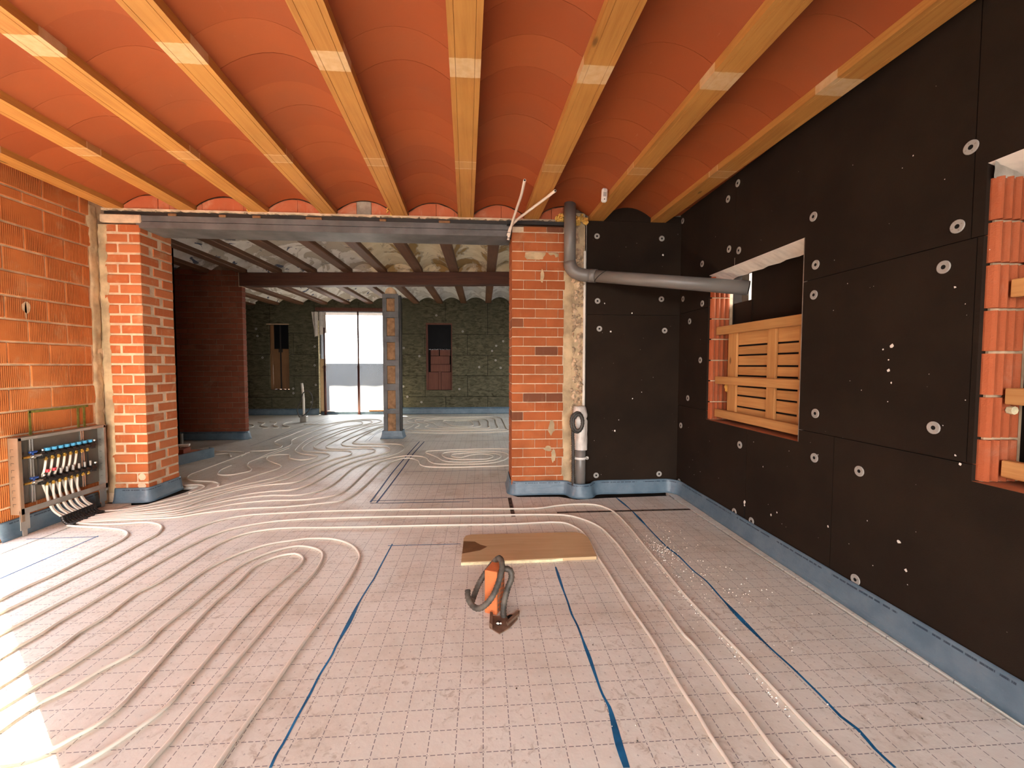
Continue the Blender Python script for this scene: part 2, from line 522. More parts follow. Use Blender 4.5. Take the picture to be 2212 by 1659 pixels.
# ------------------------------------------------------------------ geometry helpers
class MB:
    """collects faces; build() links them as one mesh object"""

    def __init__(self):
        self.v, self.f, self.mi, self.uv = [], [], [], {}

    def face(self, pts, mi=0):
        i = len(self.v)
        self.v += [tuple(p) for p in pts]
        self.f.append(tuple(range(i, i + len(pts))))
        self.mi.append(mi)

    def add(self, verts, faces, mi=0):
        i = len(self.v)
        self.v += [tuple(p) for p in verts]
        for f in faces:
            self.f.append(tuple(i + a for a in f))
            self.mi.append(mi)

    def box(self, x0, x1, y0, y1, z0, z1, mi=0):
        vs = [(x, y, z) for x in (x0, x1) for y in (y0, y1) for z in (z0, z1)]
        self.add(vs, [(0, 1, 3, 2), (4, 6, 7, 5), (0, 4, 5, 1), (2, 3, 7, 6), (0, 2, 6, 4), (1, 5, 7, 3)], mi)

    def cbox(self, x0, x1, y0, y1, z0, z1, c, mi=0):
        """box with chamfered edges"""
        vs, idx = [], {}
        X, Y, Z = (x0, x1), (y0, y1), (z0, z1)
        for a in (0, 1):
            for b in (0, 1):
                for d in (0, 1):
                    sx, sy, sz = (1, -1)[a], (1, -1)[b], (1, -1)[d]
                    for ax in range(3):
                        p = [X[a], Y[b], Z[d]]
                        if ax != 0: p[0] += sx * c
                        if ax != 1: p[1] += sy * c
                        if ax != 2: p[2] += sz * c
                        idx[(a, b, d, ax)] = len(vs)
                        vs.append(p)
        fs = []
        for a in (0, 1):
            q = [idx[(a, b, d, 0)] for b, d in ((0, 0), (1, 0), (1, 1), (0, 1))]
            fs.append(q if a else q[::-1])
            q = [idx[(b, a, d, 1)] for b, d in ((0, 0), (1, 0), (1, 1), (0, 1))]
            fs.append(q[::-1] if a else q)
            q = [idx[(b, d, a, 2)] for b, d in ((0, 0), (1, 0), (1, 1), (0, 1))]
            fs.append(q if a else q[::-1])
        for a in (0, 1):
            for b in (0, 1):
                fs.append([idx[(a, b, 0, 0)], idx[(a, b, 1, 0)], idx[(a, b, 1, 1)], idx[(a, b, 0, 1)]])
                fs.append([idx[(a, 0, b, 0)], idx[(a, 1, b, 0)], idx[(a, 1, b, 2)], idx[(a, 0, b, 2)]])
                fs.append([idx[(0, a, b, 1)], idx[(1, a, b, 1)], idx[(1, a, b, 2)], idx[(0, a, b, 2)]])
        for a in (0, 1):
            for b in (0, 1):
                for d in (0, 1):
                    fs.append([idx[(a, b, d, 0)], idx[(a, b, d, 1)], idx[(a, b, d, 2)]])
        self.add(vs, fs, mi)

    def prism(self, poly, h0, h1, axis=2, mi=0, shear=(0, 0)):
        """polygon extruded along an axis; shear shifts the far end"""
        n = len(poly)

        def P(a, b, h, t):
            a, b = a + shear[0] * t, b + shear[1] * t
            return (a, b, h) if axis == 2 else ((a, h, b) if axis == 1 else (h, a, b))
        vs = [P(a, b, h0, 0) for a, b in poly] + [P(a, b, h1, 1) for a, b in poly]
        fs = [tuple(range(n))[::-1], tuple(range(n, 2 * n))]
        fs += [(i, (i + 1) % n, n + (i + 1) % n, n + i) for i in range(n)]
        self.add(vs, fs, mi)

    def tube(self, path, r, sides=8, mi=0, cap=True):
        path = [Vector(p) for p in path]
        n = len(path)
        rr = r if isinstance(r, (list, tuple)) else [r] * n
        up = Vector((0, 0, 1))
        d0 = (path[1] - path[0]).normalized()
        if abs(d0.dot(up)) > 0.9:
            up = Vector((1, 0, 0))
        nrm = (up - d0 * up.dot(d0)).normalized()
        base = len(self.v)
        for i, p in enumerate(path):
            d = (path[min(i + 1, n - 1)] - path[max(i - 1, 0)]).normalized()
            nrm = (nrm - d * nrm.dot(d)).normalized()
            bn = d.cross(nrm)
            for k in range(sides):
                a = 2 * math.pi * k / sides
                self.v.append(tuple(p + (nrm * math.cos(a) + bn * math.sin(a)) * rr[i]))
        for i in range(n - 1):
            for k in range(sides):
                a, b = base + i * sides + k, base + i * sides + (k + 1) % sides
                self.f.append((a, b, b + sides, a + sides))
                self.mi.append(mi)
        if cap:
            self.f.append(tuple(base + k for k in range(sides))[::-1])
            self.mi.append(mi)
            self.f.append(tuple(base + (n - 1) * sides + k for k in range(sides)))
            self.mi.append(mi)

    def ring_tube(self, path, r_out, r_in, sides=12, mi=0, mi_in=0):
        """open-ended pipe: outer wall plus a dark bore at the last end"""
        self.tube(path, r_out, sides, mi, cap=True)
        a, b = Vector(path[-2]), Vector(path[-1])
        d = (b - a).normalized()
        self.tube([b - d * 0.0005, b + d * 0.0008], r_in, sides, mi_in)

    def cyl(self, c, axis, r, h, sides=16, mi=0, r2=None):
        c, ax = Vector(c), Vector(axis).normalized()
        self.tube([c, c + ax * h], [r, r if r2 is None else r2], sides, mi)

    def mesh(self, name, mats, smooth=False):
        me = bpy.data.meshes.new(name)
        me.from_pydata(self.v, [], self.f)
        for m in (mats if isinstance(mats, (list, tuple)) else [mats]):
            me.materials.append(MATS[m])
        if any(self.mi):
            me.polygons.foreach_set('material_index', self.mi)
        if smooth:
            me.polygons.foreach_set('use_smooth', [len(f) == 4 for f in self.f])
        me.validate()
        me.update()
        return me

    def build(self, name, mats, parent=None, smooth=False, loc=(0, 0, 0)):
        return link(name, self.mesh(name, mats, smooth), parent, loc)


def link(name, me, parent=None, loc=(0, 0, 0), rot=(0, 0, 0)):
    o = bpy.data.objects.new(name, me)
    COL.objects.link(o)
    if parent is not None:
        o.parent = parent
    o.location = loc
    o.rotation_euler = rot
    return o


def empty(name, loc=(0, 0, 0)):
    o = bpy.data.objects.new(name, None)
    o.empty_display_size = 0.1
    COL.objects.link(o)
    o.location = loc
    return o


def tag(o, label, cat, group=None):
    o['label'] = label
    o['category'] = cat
    if group:
        o['group'] = group
    return o


def struct(o, label=None):
    o['kind'] = 'structure'
    if label:
        o['label'] = label
    return o


def smooth_path(pts, step=0.04):
    """centripetal Catmull-Rom through the points, resampled"""
    P = [Vector(p) for p in pts]
    if len(P) < 3:
        return P
    P = [P[0] * 2 - P[1]] + P + [P[-1] * 2 - P[-2]]
    out = []
    for i in range(1, len(P) - 2):
        p0, p1, p2, p3 = P[i - 1], P[i], P[i + 1], P[i + 2]
        t0 = 0.0
        t1 = t0 + max((p1 - p0).length, 1e-6) ** 0.5
        t2 = t1 + max((p2 - p1).length, 1e-6) ** 0.5
        t3 = t2 + max((p3 - p2).length, 1e-6) ** 0.5
        n = max(2, int((p2 - p1).length / step))
        for k in range(n):
            t = t1 + (t2 - t1) * k / n
            a1 = p0 * ((t1 - t) / (t1 - t0)) + p1 * ((t - t0) / (t1 - t0))
            a2 = p1 * ((t2 - t) / (t2 - t1)) + p2 * ((t - t1) / (t2 - t1))
            a3 = p2 * ((t3 - t) / (t3 - t2)) + p3 * ((t - t2) / (t3 - t2))
            b1 = a1 * ((t2 - t) / (t2 - t0)) + a2 * ((t - t0) / (t2 - t0))
            b2 = a2 * ((t3 - t) / (t3 - t1)) + a3 * ((t - t1) / (t3 - t1))
            out.append(b1 * ((t2 - t) / (t2 - t1)) + b2 * ((t - t1) / (t2 - t1)))
    out.append(P[-2])
    return out


BRICKS = {}


def brick_mesh(w, d, h, mat, c=0.004):
    key = (round(w, 3), round(d, 3), round(h, 3), mat)
    if key not in BRICKS:
        b = MB()
        b.cbox(-w / 2, w / 2, -d / 2, d / 2, -h / 2, h / 2, c)
        BRICKS[key] = b.mesh('brick', mat)
    return BRICKS[key]


def brick(parent, x0, x1, y0, y1, z0, z1, mat, name='brick', c=0.004, jit=0.0):
    me = brick_mesh(x1 - x0, y1 - y0, z1 - z0, mat, c)
    j = random.uniform(-jit, jit)
    return link(name, me, parent, ((x0 + x1) / 2 + (j if y1 - y0 > x1 - x0 else 0), (y0 + y1) / 2 + (j if y1 - y0 <= x1 - x0 else 0), (z0 + z1) / 2))


# ------------------------------------------------------------------ key dimensions (metres)
LX, RX, FY, BY = -3.76, 2.13, 4.42, 12.0
SHEAR = 0.0379                      # the beams run 2.2 degrees off the room's grid
BEAM_X = [-3.59, -2.91, -2.22, -1.55, -0.84, -0.17, 0.51, 1.20, 1.875]
BEAM_Z, SPRING, CROWN = 2.915, 2.962, 3.062


def bx(x, y):
    return x + SHEAR * (FY - y)


# ================================================================== SETTING
# floor: insulation panels under grid film, with an open joint round the edge
fl = MB()
fl.box(LX - 0.17, 3.4, -3.4, 12.35, -0.10, -0.035)
fl.box(-7.2, LX - 0.17, 4.86, 12.35, -0.10, -0.035)
floor = struct(fl.build('floor', 'subfloor'), 'film covered floor laid for underfloor heating')
fp = MB()
main = [(-3.50, -3.3), (2.09, -3.3), (2.060, 1.40), (2.006, 3.073), (1.978, 4.262), (1.30, 4.235), (0.97, 4.20), (0.80, 4.305), (0.37, 4.325), (0.285, 4.42), (0.27, 4.95), (3.2, 4.95), (3.2, 11.93), (-6.95, 11.93), (-6.95, 6.8), (-4.78, 6.8), (-4.78, 4.95), (-3.23, 4.95), (-3.23, 4.72), (-3.33, 4.34), (-3.50, 4.30), (-3.515, 3.5)]
fp.prism(main, -0.034, 0.0)
fp.build('film_panel', 'grid_film', floor)
for poly in ([(2.115, -3.3), (2.16, -3.3), (2.16, 4.40), (2.01, 4.40), (2.000, 4.265), (2.029, 3.073), (2.083, 1.40)],
             [(-3.75, -3.3), (-3.515, -3.3), (-3.533, 3.5), (-3.515, 4.38), (-3.75, 4.38)]):
    b = MB()
    b.prism(poly, -0.034, 0.0)
    b.build('edge_panel', 'grid_film', floor)
# punched metal joint profile let into the floor on the right
tk = MB()
tk.box(0.70, 1.995, 3.818, 3.848, 0.0005, 0.004)
for i in range(12):
    tk.box(0.78 + i * 0.105, 0.80 + i * 0.105, 3.826, 3.842, 0.004, 0.0048, 1)
tag(tk.build('joint_profile', ['track_metal', 'black_void']), 'thin dark punched joint profile across the floor near the black wall', 'profile')
tk = MB()
tk.box(0.262, 0.298, 3.76, 4.30, 0.0005, 0.004)
for i in range(5):
    tk.box(0.272, 0.288, 3.80 + i * 0.105, 3.82 + i * 0.105, 0.004, 0.0048, 1)
tag(tk.build('joint_profile', ['track_metal', 'black_void']), 'short dark punched joint profile at the corner of the right brick pillar', 'profile')

# outside ground
g = MB()
g.box(-60, 60, -60, 120, -0.6, -0.35)
struct(g.build('ground', 'ground_outside'), 'open ground outside the building')

# ceiling over the front room
ceil = struct(empty('ceiling', (0, FY, 2.96)), 'terracotta vaulted ceiling between pine beams')
b = MB()
b.box(LX - 0.18, 3.5, -3.6, 12.4, 3.42, 3.6)
b.box(LX - 0.18, 2.5, -3.6, 4.40, 3.14, 3.42)
b.box(-4.9, LX - 0.18, 4.86, 12.4, 3.42, 3.6)
b.box(-7.3, -4.9, 6.7, 12.4, 3.42, 3.6)
b.build('slab', 'slab_concrete', ceil, loc=(0, -FY, -2.96))
ROW, Y_T0 = 0.2245, 4.42
NSEG = 10


def vault_mesh(w, L, t, r0=0.0, rise=CROWN - SPRING, shear=SHEAR, mat='vault_terracotta', top=False):
    """shell tile: lies along y from 0 to -L, arched across x"""
    prof = []
    for i in range(NSEG + 1):
        u = -1 + 2 * i / NSEG
        prof.append((u * w / 2, rise * (1 - u * u)))
    vs, fs = [], []
    for yy, sh in ((0, 0), (-L, shear * L)):
        for x, z in prof:
            vs.append((x + sh, yy, z))
        for x, z in prof:
            vs.append((x + sh, yy, z + t))
    n = NSEG + 1
    for i in range(NSEG):
        fs.append((i, i + 1, 2 * n + i + 1, 2 * n + i))
    m = MB()
    m.add(vs, fs)
    for base in (0, 2 * n):
        ev = vs[base:base + 2 * n]
        m.add(ev, [tuple(range(n)) + tuple(range(2 * n - 1, n - 1, -1))] if base else [tuple(range(n))[::-1] + tuple(range(n, 2 * n))])
    return m.mesh('tile', mat, smooth=True)


for i in range(len(BEAM_X) - 1):
    xl, xr = BEAM_X[i] + 0.08, BEAM_X[i + 1] - 0.08
    xc, w = (xl + xr) / 2, xr - xl + 0.004
    vault = empty('vault', (0, 0, 0))
    vault.parent = ceil
    vault.location = (0, -FY, -2.96)
    tm = vault_mesh(w, ROW - 0.0016, 0.03)
    y = Y_T0
    k = 0
    while y > 0.9:
        drop = random.uniform(-0.002, 0.002)
        o = link('tile', tm, vault, (bx(xc, y), y, SPRING + drop), (random.uniform(-0.006, 0.006), random.uniform(-0.002, 0.002), 0))
        y -= ROW
        k += 1
    rest = vault_mesh(w, y + 3.3, 0.03)
    link('vault_run', rest, vault, (bx(xc, y), y, SPRING))
    # mortar bed behind the tile joints
    bed = vault_mesh(w, 4.4 - 0.9, 0.012, rise=CROWN - SPRING, mat='mortar_dark')
    link('joint_bed', bed, vault, (bx(xc, 4.41), 4.41, SPRING + 0.011))
# narrow half vaults against the two side walls
for nm, x0, x1 in (('left', None, BEAM_X[0] - 0.08), ('right', BEAM_X[-1] + 0.08, None)):
    m = MB()
    ys = [4.42 - j * 0.2245 for j in range(35)]
    for j in range(len(ys) - 1):
        ya, yb = ys[j], ys[j + 1] + 0.003
        d = random.uniform(-0.002, 0.002)
        if x1 is None:
            a0, a1, e = bx(x0, ya), bx(x0, yb), RX + 0.03
            e = max(e, a1 + 0.004)
            m.face([(a0, ya, 2.96 + d), (e, ya, 3.01 + d), (e, yb, 3.01 + d), (a1, yb, 2.96 + d)])
        else:
            a0, a1, e = bx(x1, ya), bx(x1, yb), LX - 0.01
            m.face([(a0, ya, 2.96 + d), (a1, yb, 2.96 + d), (e, yb, 2.99 + d), (e, ya, 2.99 + d)])
    m.build('vault_edge', 'vault_terracotta', ceil, loc=(0, -FY, -2.96))

# pine beams
prof = [(-0.08, 0.0), (-0.051, 0.0), (-0.0495, 0.004), (-0.048, 0.0), (0.048, 0.0), (0.0495, 0.004), (0.051, 0.0), (0.08, 0.0), (0.08, 0.20), (-0.08, 0.20)]
ORD = ['against the left brick wall', 'second from the left brick wall', 'third from the left brick wall', 'fourth from the left brick wall', 'in the middle of the nine', 'fifth counted from the black wall, above the two white conduits'.replace('fifth', 'fourth'), 'third from the black wall', 'second from the black wall, carrying the motion sensor', 'nearest to the black wall']
for i, x in enumerate(BEAM_X):
    m = MB()
    y0 = 4.46 if i < 7 else 4.43
    m.prism([(a + x - SHEAR * (y0 - FY), c) for a, c in prof], y0, -3.3, axis=1, shear=(SHEAR * (y0 + 3.3), 0))
    o = m.build('timber_beam', 'pine_beam')
    # put the object's origin at the beam's far end
    for v in o.data.vertices:
        v.co.x -= x
        v.co.y -= FY
    o.location = (x, FY, BEAM_Z)
    tag(o, 'new pine ceiling beam ' + ORD[i], 'beam', 'pine beams of the front ceiling')

# ------------------------------------------------------------------ left wall of hollow clay blocks
wl = struct(empty('wall_left', (LX, 4.0, 0)), 'ribbed orange hollow clay block wall')


def P(o):  # parent without moving: children given in world coordinates
    return o


def wparent(o, par):
    o.parent = par
    o.location = Vector(o.location) - Vector(par.location)
    return o


m = MB()
m.prism([(LX - 0.006, 3.375), (LX - 0.006, 4.86), (LX - 0.17, 4.86), (LX - 0.17, 3.525)], 0, 3.12)
wparent(m.build('mortar_bed', 'mortar'), wl)
lines = [0.0, 0.06, 0.25, 0.44, 0.63, 0.818, 1.009, 1.195, 1.388, 1.57, 1.752, 1.937, 2.134, 2.328, 2.516, 2.714, 2.806, 2.998, 3.10]
for r in range(len(lines) - 1):
    z0, z1 = lines[r] + 0.007, lines[r + 1] - 0.008
    j0 = 3.59 if r % 2 == 0 else 3.755
    js = [3.378] + [j0 + 0.326 * k for k in range(-1, 4) if 3.40 < j0 + 0.326 * k < 4.30] + [4.33 + random.uniform(-0.03, 0.03)]
    for a, c in zip(js[:-1], js[1:]):
        wparent(brick(None, LX - 0.02, LX + random.uniform(-0.002, 0.003), a + 0.003, c - 0.004, z0, z1, 'hollow_block_clay', c=0.005), wl)
# rough mortar fillet between wall and pillar
def lumpy(name, parent, mat, o, ux, uz, nx, nz, amp, sc, nrm, seed=0.0, edge=0.0):
    m = MB()
    o, ux, uz, nrm = Vector(o), Vector(ux), Vector(uz), Vector(nrm)
    idx = []
    for i in range(nx + 1):
        row = []
        for j in range(nz + 1):
            p = o + ux * (i / nx) + uz * (j / nz)
            n1 = mnoise.fractal(p * sc + Vector((seed, seed * 2, 0)), 1.0, 2.0, 4)
            d = amp * n1
            if edge:
                e = min(i, nx - i) / nx
                d -= edge * max(0, 1 - e * 6)
            w = mnoise.noise(Vector((seed, p.z * 9, 0))) * 0.015 if i in (0, nx) else 0
            q = p + nrm * d + ux.normalized() * w
            row.append(len(m.v))
            m.v.append(tuple(q))
        idx.append(row)
    for i in range(nx):
        for j in range(nz):
            m.f.append((idx[i][j], idx[i + 1][j], idx[i + 1][j + 1], idx[i][j + 1]))
            m.mi.append(0)
    ob = m.build(name, mat, smooth=True)
    if parent is not None:
        wparent(ob, parent)
    return ob


simple('stone_pale', (0.56, 0.42, 0.28), 0.95, var=0.4, scale=16, bump=0.8, bscale=40)
lumpy('mortar_fillet', wl, 'cement', (LX + 0.004, 4.315, 0.1), (0.0, 0.115, 0), (0, 0, 2.82), 8, 110, 0.012, 9.0, (1, 0, 0), 1.3, 0.02)
# smeared mortar dabs and a green stain left on the blocks
m = MB()
for (yy, zz, hy, hz) in ((3.74, 1.86, 0.035, 0.05), (3.735, 1.83, 0.008, 0.07)):
    n = 14
    m.face([(LX + 0.0045, yy + hy * math.cos(2 * math.pi * k / n) * random.uniform(0.85, 1.1), zz + hz * math.sin(2 * math.pi * k / n) * random.uniform(0.85, 1.1)) for k in range(n)])
wparent(m.build('mortar_dab', 'mortar'), wl)
simple('green_stain', (0.16, 0.15, 0.03), 0.9, var=0.3, scale=30)
m = MB()
m.box(LX, LX + 0.0045, 3.72, 4.24, 0.985, 1.005)
m.box(LX, LX + 0.0045, 3.715, 3.735, 0.80, 1.0)
m.box(LX, LX + 0.0045, 4.13, 4.15, 0.80, 0.99)
m.box(LX, LX + 0.0045, 4.19, 4.21, 0.80, 0.99)
wparent(m.build('paint_mark', 'green_stain'), wl)
# the plain rest of the wall beside the big opening (behind the viewer)
m = MB()
m.box(LX - 0.17, LX, -3.3, 2.35, 0, 3.12)
m.box(LX - 0.17, LX, 2.35, 3.53, 2.42, 3.12)
wparent(m.build('wall_run', 'terracotta_plain'), wl)

m = MB()
m.box(-6.8, -6.6, -4.0, 4.5, -0.4, 2.35)  # added wall cuts the sky light entering by the left opening
struct(m.build('wall_sky_block', 'plain_render'), 'unseen wall added outside the left opening to block low sky')

# wall behind the viewer with a wide opening
m = MB()
m.box(LX - 0.17, -3.2, -3.5, -3.3, 0, 3.12)
m.box(2.1, RX + 0.35, -3.5, -3.3, 0, 3.12)
m.box(-3.2, 2.1, -3.5, -3.3, 2.8, 3.12)
struct(m.build('wall_front', 'plain_render'), 'wall behind the viewer')

# ------------------------------------------------------------------ right wall: core, black panels, anchors
W1 = (2.655, 3.83, 0.875, 2.237)
W2 = (0.45, 1.655, 0.885, 2.245)
wr = struct(empty('wall_right', (RX, 3.0, 0)), 'wall lined with black insulation panels')


def rects_minus(y0, y1, z0, z1, holes):
    ys = sorted({y0, y1} | {v for h in holes for v in h[:2] if y0 < v < y1})
    zs = sorted({z0, z1} | {v for h in holes for v in h[2:] if z0 < v < z1})
    out = []
    for a, c in zip(ys[:-1], ys[1:]):
        for e, g in zip(zs[:-1], zs[1:]):
            my, mz = (a + c) / 2, (e + g) / 2
            if not any(h[0] < my < h[1] and h[2] < mz < h[3] for h in holes):
                out.append((a, c, e, g))
    return out


m = MB()
for a, c, e, g2 in rects_minus(-3.3, 4.9, 0, 3.12, [W1, W2]):
    m.box(RX + 0.032, RX + 0.33, a, c, e, g2)
wparent(m.build('wall_core', 'black_panel'), wr)
PANELS = [(3.205, 4.42, 0.0, 0.957), (2.373, 3.20, 0.0, 0.957), (1.12, 2.368, 0.0, 0.957), (-3.3, 1.115, 0.0, 0.957),
          (1.68, 4.42, 0.961, 1.942), (-3.3, 1.676, 0.961, 1.942),
          (3.432, 4.42, 1.946, 3.04), (1.705, 3.428, 1.946, 3.04), (-3.3, 1.70, 1.946, 3.04)]
for (a, c, e, g2) in PANELS:
    m = MB()
    for q in rects_minus(a, c, e, g2, [W1, W2]):
        m.box(RX, RX + 0.03, *q)
    wparent(m.build('panel', 'black_panel'), wr)


def disc_mesh():
    m = MB()
    n = 20
    R = 0.030
    rings = [(R, 0.0), (R, 0.003), (R * 0.9, 0.0045), (R * 0.34, 0.0035), (R * 0.2, 0.001)]
    base = 0
    for (r, h) in rings:
        for k in range(n):
            a = 2 * math.pi * k / n
            m.v.append((h, r * math.cos(a), r * math.sin(a)))
    for i in range(len(rings) - 1):
        for k in range(n):
            a, b2 = i * n + k, i * n + (k + 1) % n
            dark = (i == 2 and k % 5 in (0,)) and False
            m.f.append((a, b2, b2 + n, a + n))
            m.mi.append(1 if i == 3 else 0)
    m.f.append(tuple(4 * n + k for k in range(n)))
    m.mi.append(1)
    # four dark slots
    for q in range(4):
        a0 = q * math.pi / 2 + 0.4
        pts = [(0.0048, R * rr * math.cos(a0 + da), R * rr * math.sin(a0 + da)) for rr, da in ((0.55, -0.13), (0.75, -0.13), (0.75, 0.13), (0.55, 0.13))]
        m.face(pts, 2)
    return m.mesh('anchor_disc', ['anchor_plastic', 'black_void', 'grey_cement'])


DISC = disc_mesh()
for (yy, zz) in [(4.502 - .13, 2.957 - .03), (3.41, 2.91), (3.545, 2.833), (3.513, 2.396), (3.373, 2.346), (2.588, 2.348), (2.556, 2.034), (2.563, 1.844), (2.519, 1.083), (2.514, 0.797), (2.193, 0.792), (1.718, 2.342), (1.756, 2.014), (1.805, 1.845), (1.816, 1.096), (3.955, 2.375), (4.33, 2.096), (3.937, 1.99), (4.178, 1.844), (3.95, 1.442), (4.184, 1.051), (4.324, 0.745), (4.338, 0.13), (3.292, 0.732), (3.343, 0.15), (3.117, 0.155), (2.191, 0.165)]:
    wparent(link('anchor_disc', DISC, None, (RX - 0.0005, yy, zz), (0, 0, math.pi)), wr)
# plaster splashes thrown on the panels
m = MB()
def blob(m, o, ux, uy, r, n=7):
    m.face([tuple(Vector(o) + Vector(ux) * r * math.cos(2 * math.pi * k / n) * random.uniform(0.6, 1.2) + Vector(uy) * r * math.sin(2 * math.pi * k / n) * random.uniform(0.6, 1.3)) for k in range(n)])


for (yy, zz, r) in [(2.035, 1.493, 0.012), (2.047, 1.365, 0.009), (2.05, 1.42, 0.005), (2.837, 0.325, 0.007), (2.899, 0.285, 0.009), (1.955, 0.488, 0.011), (1.914, 0.358, 0.008), (2.392, 0.396, 0.007), (1.755, 1.744, 0.006), (2.082, 1.475, 0.005), (3.211, 0.275, 0.016), (3.21, 0.25, 0.009), (1.70, 0.95, 0.007), (1.72, 0.985, 0.005), (2.03, 1.30, 0.006), (2.045, 1.2, 0.004), (3.0, 0.62, 0.005)]:
    blob(m, (RX - 0.001, yy, zz), (0, 1, 0), (0, 0, 1), r)
for _ in range(70):
    yy, zz = random.uniform(1.6, 4.3), random.uniform(0.2, 2.8)
    if not (2.6 < yy < 3.9 and 0.85 < zz < 2.3):
        blob(m, (RX - 0.001, yy, zz), (0, 1, 0), (0, 0, 1), random.uniform(0.001, 0.0035), 5)
o = wparent(m.build('plaster_splash', 'chip_white'), wr)
o['kind'] = 'stuff'
# dark tear in the low panel
m = MB()
m.prism([(3.20, 0.13), (3.215, 0.13), (3.213, 0.25), (3.203, 0.25)], RX - 0.0008, RX - 0.0004, axis=0)
wparent(m.build('panel_tear', 'black_void'), wr)

# return wall (black panels) between the right pillar and the corner
we = struct(empty('wall_return', (1.6, 4.40, 0)), 'short return wall lined with black panels')
m = MB()
m.box(1.09, RX + 0.3, 4.432, 4.86, 0, 3.12)
wparent(m.build('wall_core', 'grey_cement'), we)
for (z0, z1) in ((0.0, 1.927), (1.931, 2.912)):
    m = MB()
    m.box(1.107, RX - 0.001, 4.40, 4.43, z0, z1)
    wparent(m.build('panel', 'black_panel'), we)


def arch_poly(xl, xr, zb, n=10, lift=0.0):
    xc, w = (xl + xr) / 2, (xr - xl)
    pts = [(xl, zb), (xr, zb)]
    for i in range(n + 1):
        u = 1 - 2 * i / n
        pts.append((xc + u * w / 2, SPRING + (CROWN - SPRING) * (1 - u * u) + lift))
    return pts


m = MB()
m.prism(arch_poly(BEAM_X[7] + 0.083, BEAM_X[8] - 0.083, 2.916), 4.405, 4.43, axis=1)
wparent(m.build('panel', 'black_panel'), we)
m = MB()
m.box(BEAM_X[8] + 0.083, RX - 0.002, 4.405, 4.43, 2.916, 2.98)
wparent(m.build('panel', 'black_panel'), we)
for (xx, zz) in [(1.21, 2.754), (1.915, 2.745), (1.223, 2.074), (1.922, 2.103), (1.246, 1.78), (1.964, 1.766), (1.228, 0.197), (1.93, 0.201)]:
    wparent(link('anchor_disc', DISC, None, (xx, 4.40 + 0.0005, zz), (0, 0, -math.pi / 2)), we)
m = MB()
for (xx, zz, r) in [(1.93, 2.57, 0.011), (1.30, 2.05, 0.008), (1.60, 1.95, 0.008), (1.37, 1.75, 0.010), (1.62, 1.03, 0.006), (1.47, 0.80, 0.005), (1.43, 0.68, 0.011), (1.72, 1.1, 0.006)]:
    blob(m, (xx, 4.399, zz), (1, 0, 0), (0, 0, 1), r)
for _ in range(25):
    blob(m, (random.uniform(1.15, 2.1), 4.399, random.uniform(0.2, 2.8)), (1, 0, 0), (0, 0, 1), random.uniform(0.001, 0.003), 5)
o = wparent(m.build('plaster_splash', 'chip_white'), we)
o['kind'] = 'stuff'

# ------------------------------------------------------------------ dividing wall above the opening
wdv = struct(empty('wall_divider', (-1.5, FY, 2.86)), 'brick infill between the beam ends above the opening')
m = MB()
m.box(LX, 0.31, FY + 0.05, FY + 0.40, 2.86, 3.2)
m.box(0.31, 1.09, FY + 0.05, FY + 0.40, 2.9, 3.2)
wparent(m.build('wall_core', 'mortar_dark'), wdv)
for i in range(7):
    xl, xr = BEAM_X[i] + 0.083, BEAM_X[i + 1] - 0.083
    if i == 6:
        xr = 0.86
    full = arch_poly(BEAM_X[i] + 0.083, BEAM_X[i + 1] - 0.083, 2.918, 24, -0.006)
    top = sorted(full[2:])

    def zt(x):
        for (a, za), (c, zc) in zip(top[:-1], top[1:]):
            if a <= x <= c:
                return za + (zc - za) * (x - a) / (c - a)
        return top[0][1]
    cuts = {0: [0, .62, .82, 1], 1: [0.0, .1, .85, 1], 2: [0, .55, 1], 3: [0, .35, .62, 1], 4: [0, .56, .93, 1], 5: [0, .55, .95, 1], 6: [0, 0.5, 1]}[i]
    for c0, c1 in zip(cuts[:-1], cuts[1:]):
        a, c = xl + (xr - xl) * c0 + 0.002, xl + (xr - xl) * c1 - 0.002
        n = 6
        poly = [(a, 2.918), (c, 2.918)] + [(c + (a - c) * k / n, zt(c + (a - c) * k / n) - random.uniform(0.0, 0.008)) for k in range(n + 1)]
        m = MB()
        m.prism(poly, FY + random.uniform(-0.003, 0.004), FY + 0.06, axis=1)
        grey = (i == 3 and c0 == .35)
        wparent(m.build('brick', 'grey_cement' if grey else 'infill_brick_clay'), wdv)
# ragged mortar lip and dark slot over the steel
m = MB()
xs = LX + 0.05
pts_t, pts_b = [], []
while xs < 0.84:
    pts_t.append((xs, 2.919))
    pts_b.append((xs, 2.905 + random.uniform(-0.012, 0.006)))
    xs += random.uniform(0.012, 0.03)
m.prism(pts_t + pts_b[::-1], FY - 0.012, FY + 0.05, axis=1)
wparent(m.build('mortar_lip', 'mortar_pale'), wdv)
# blobs of yellow foam squeezed out at the beam ends
for (xx, zz, sx, sz) in ((BEAM_X[2] - 0.105, 2.945, 0.018, 0.035), (BEAM_X[4] - 0.125, 2.975, 0.012, 0.04), (BEAM_X[4] - 0.085, 2.95, 0.015, 0.035)):
    m = MB()
    for k in range(5):
        m.cyl((xx + random.uniform(-.5, .5) * sx, FY - 0.005, zz + (k / 4 - .5) * sz * 1.4), (0, -1, 0), sx * random.uniform(0.5, 0.9), 0.012, 8)
    wparent(m.build('foam', 'foam_yellow'), wdv)
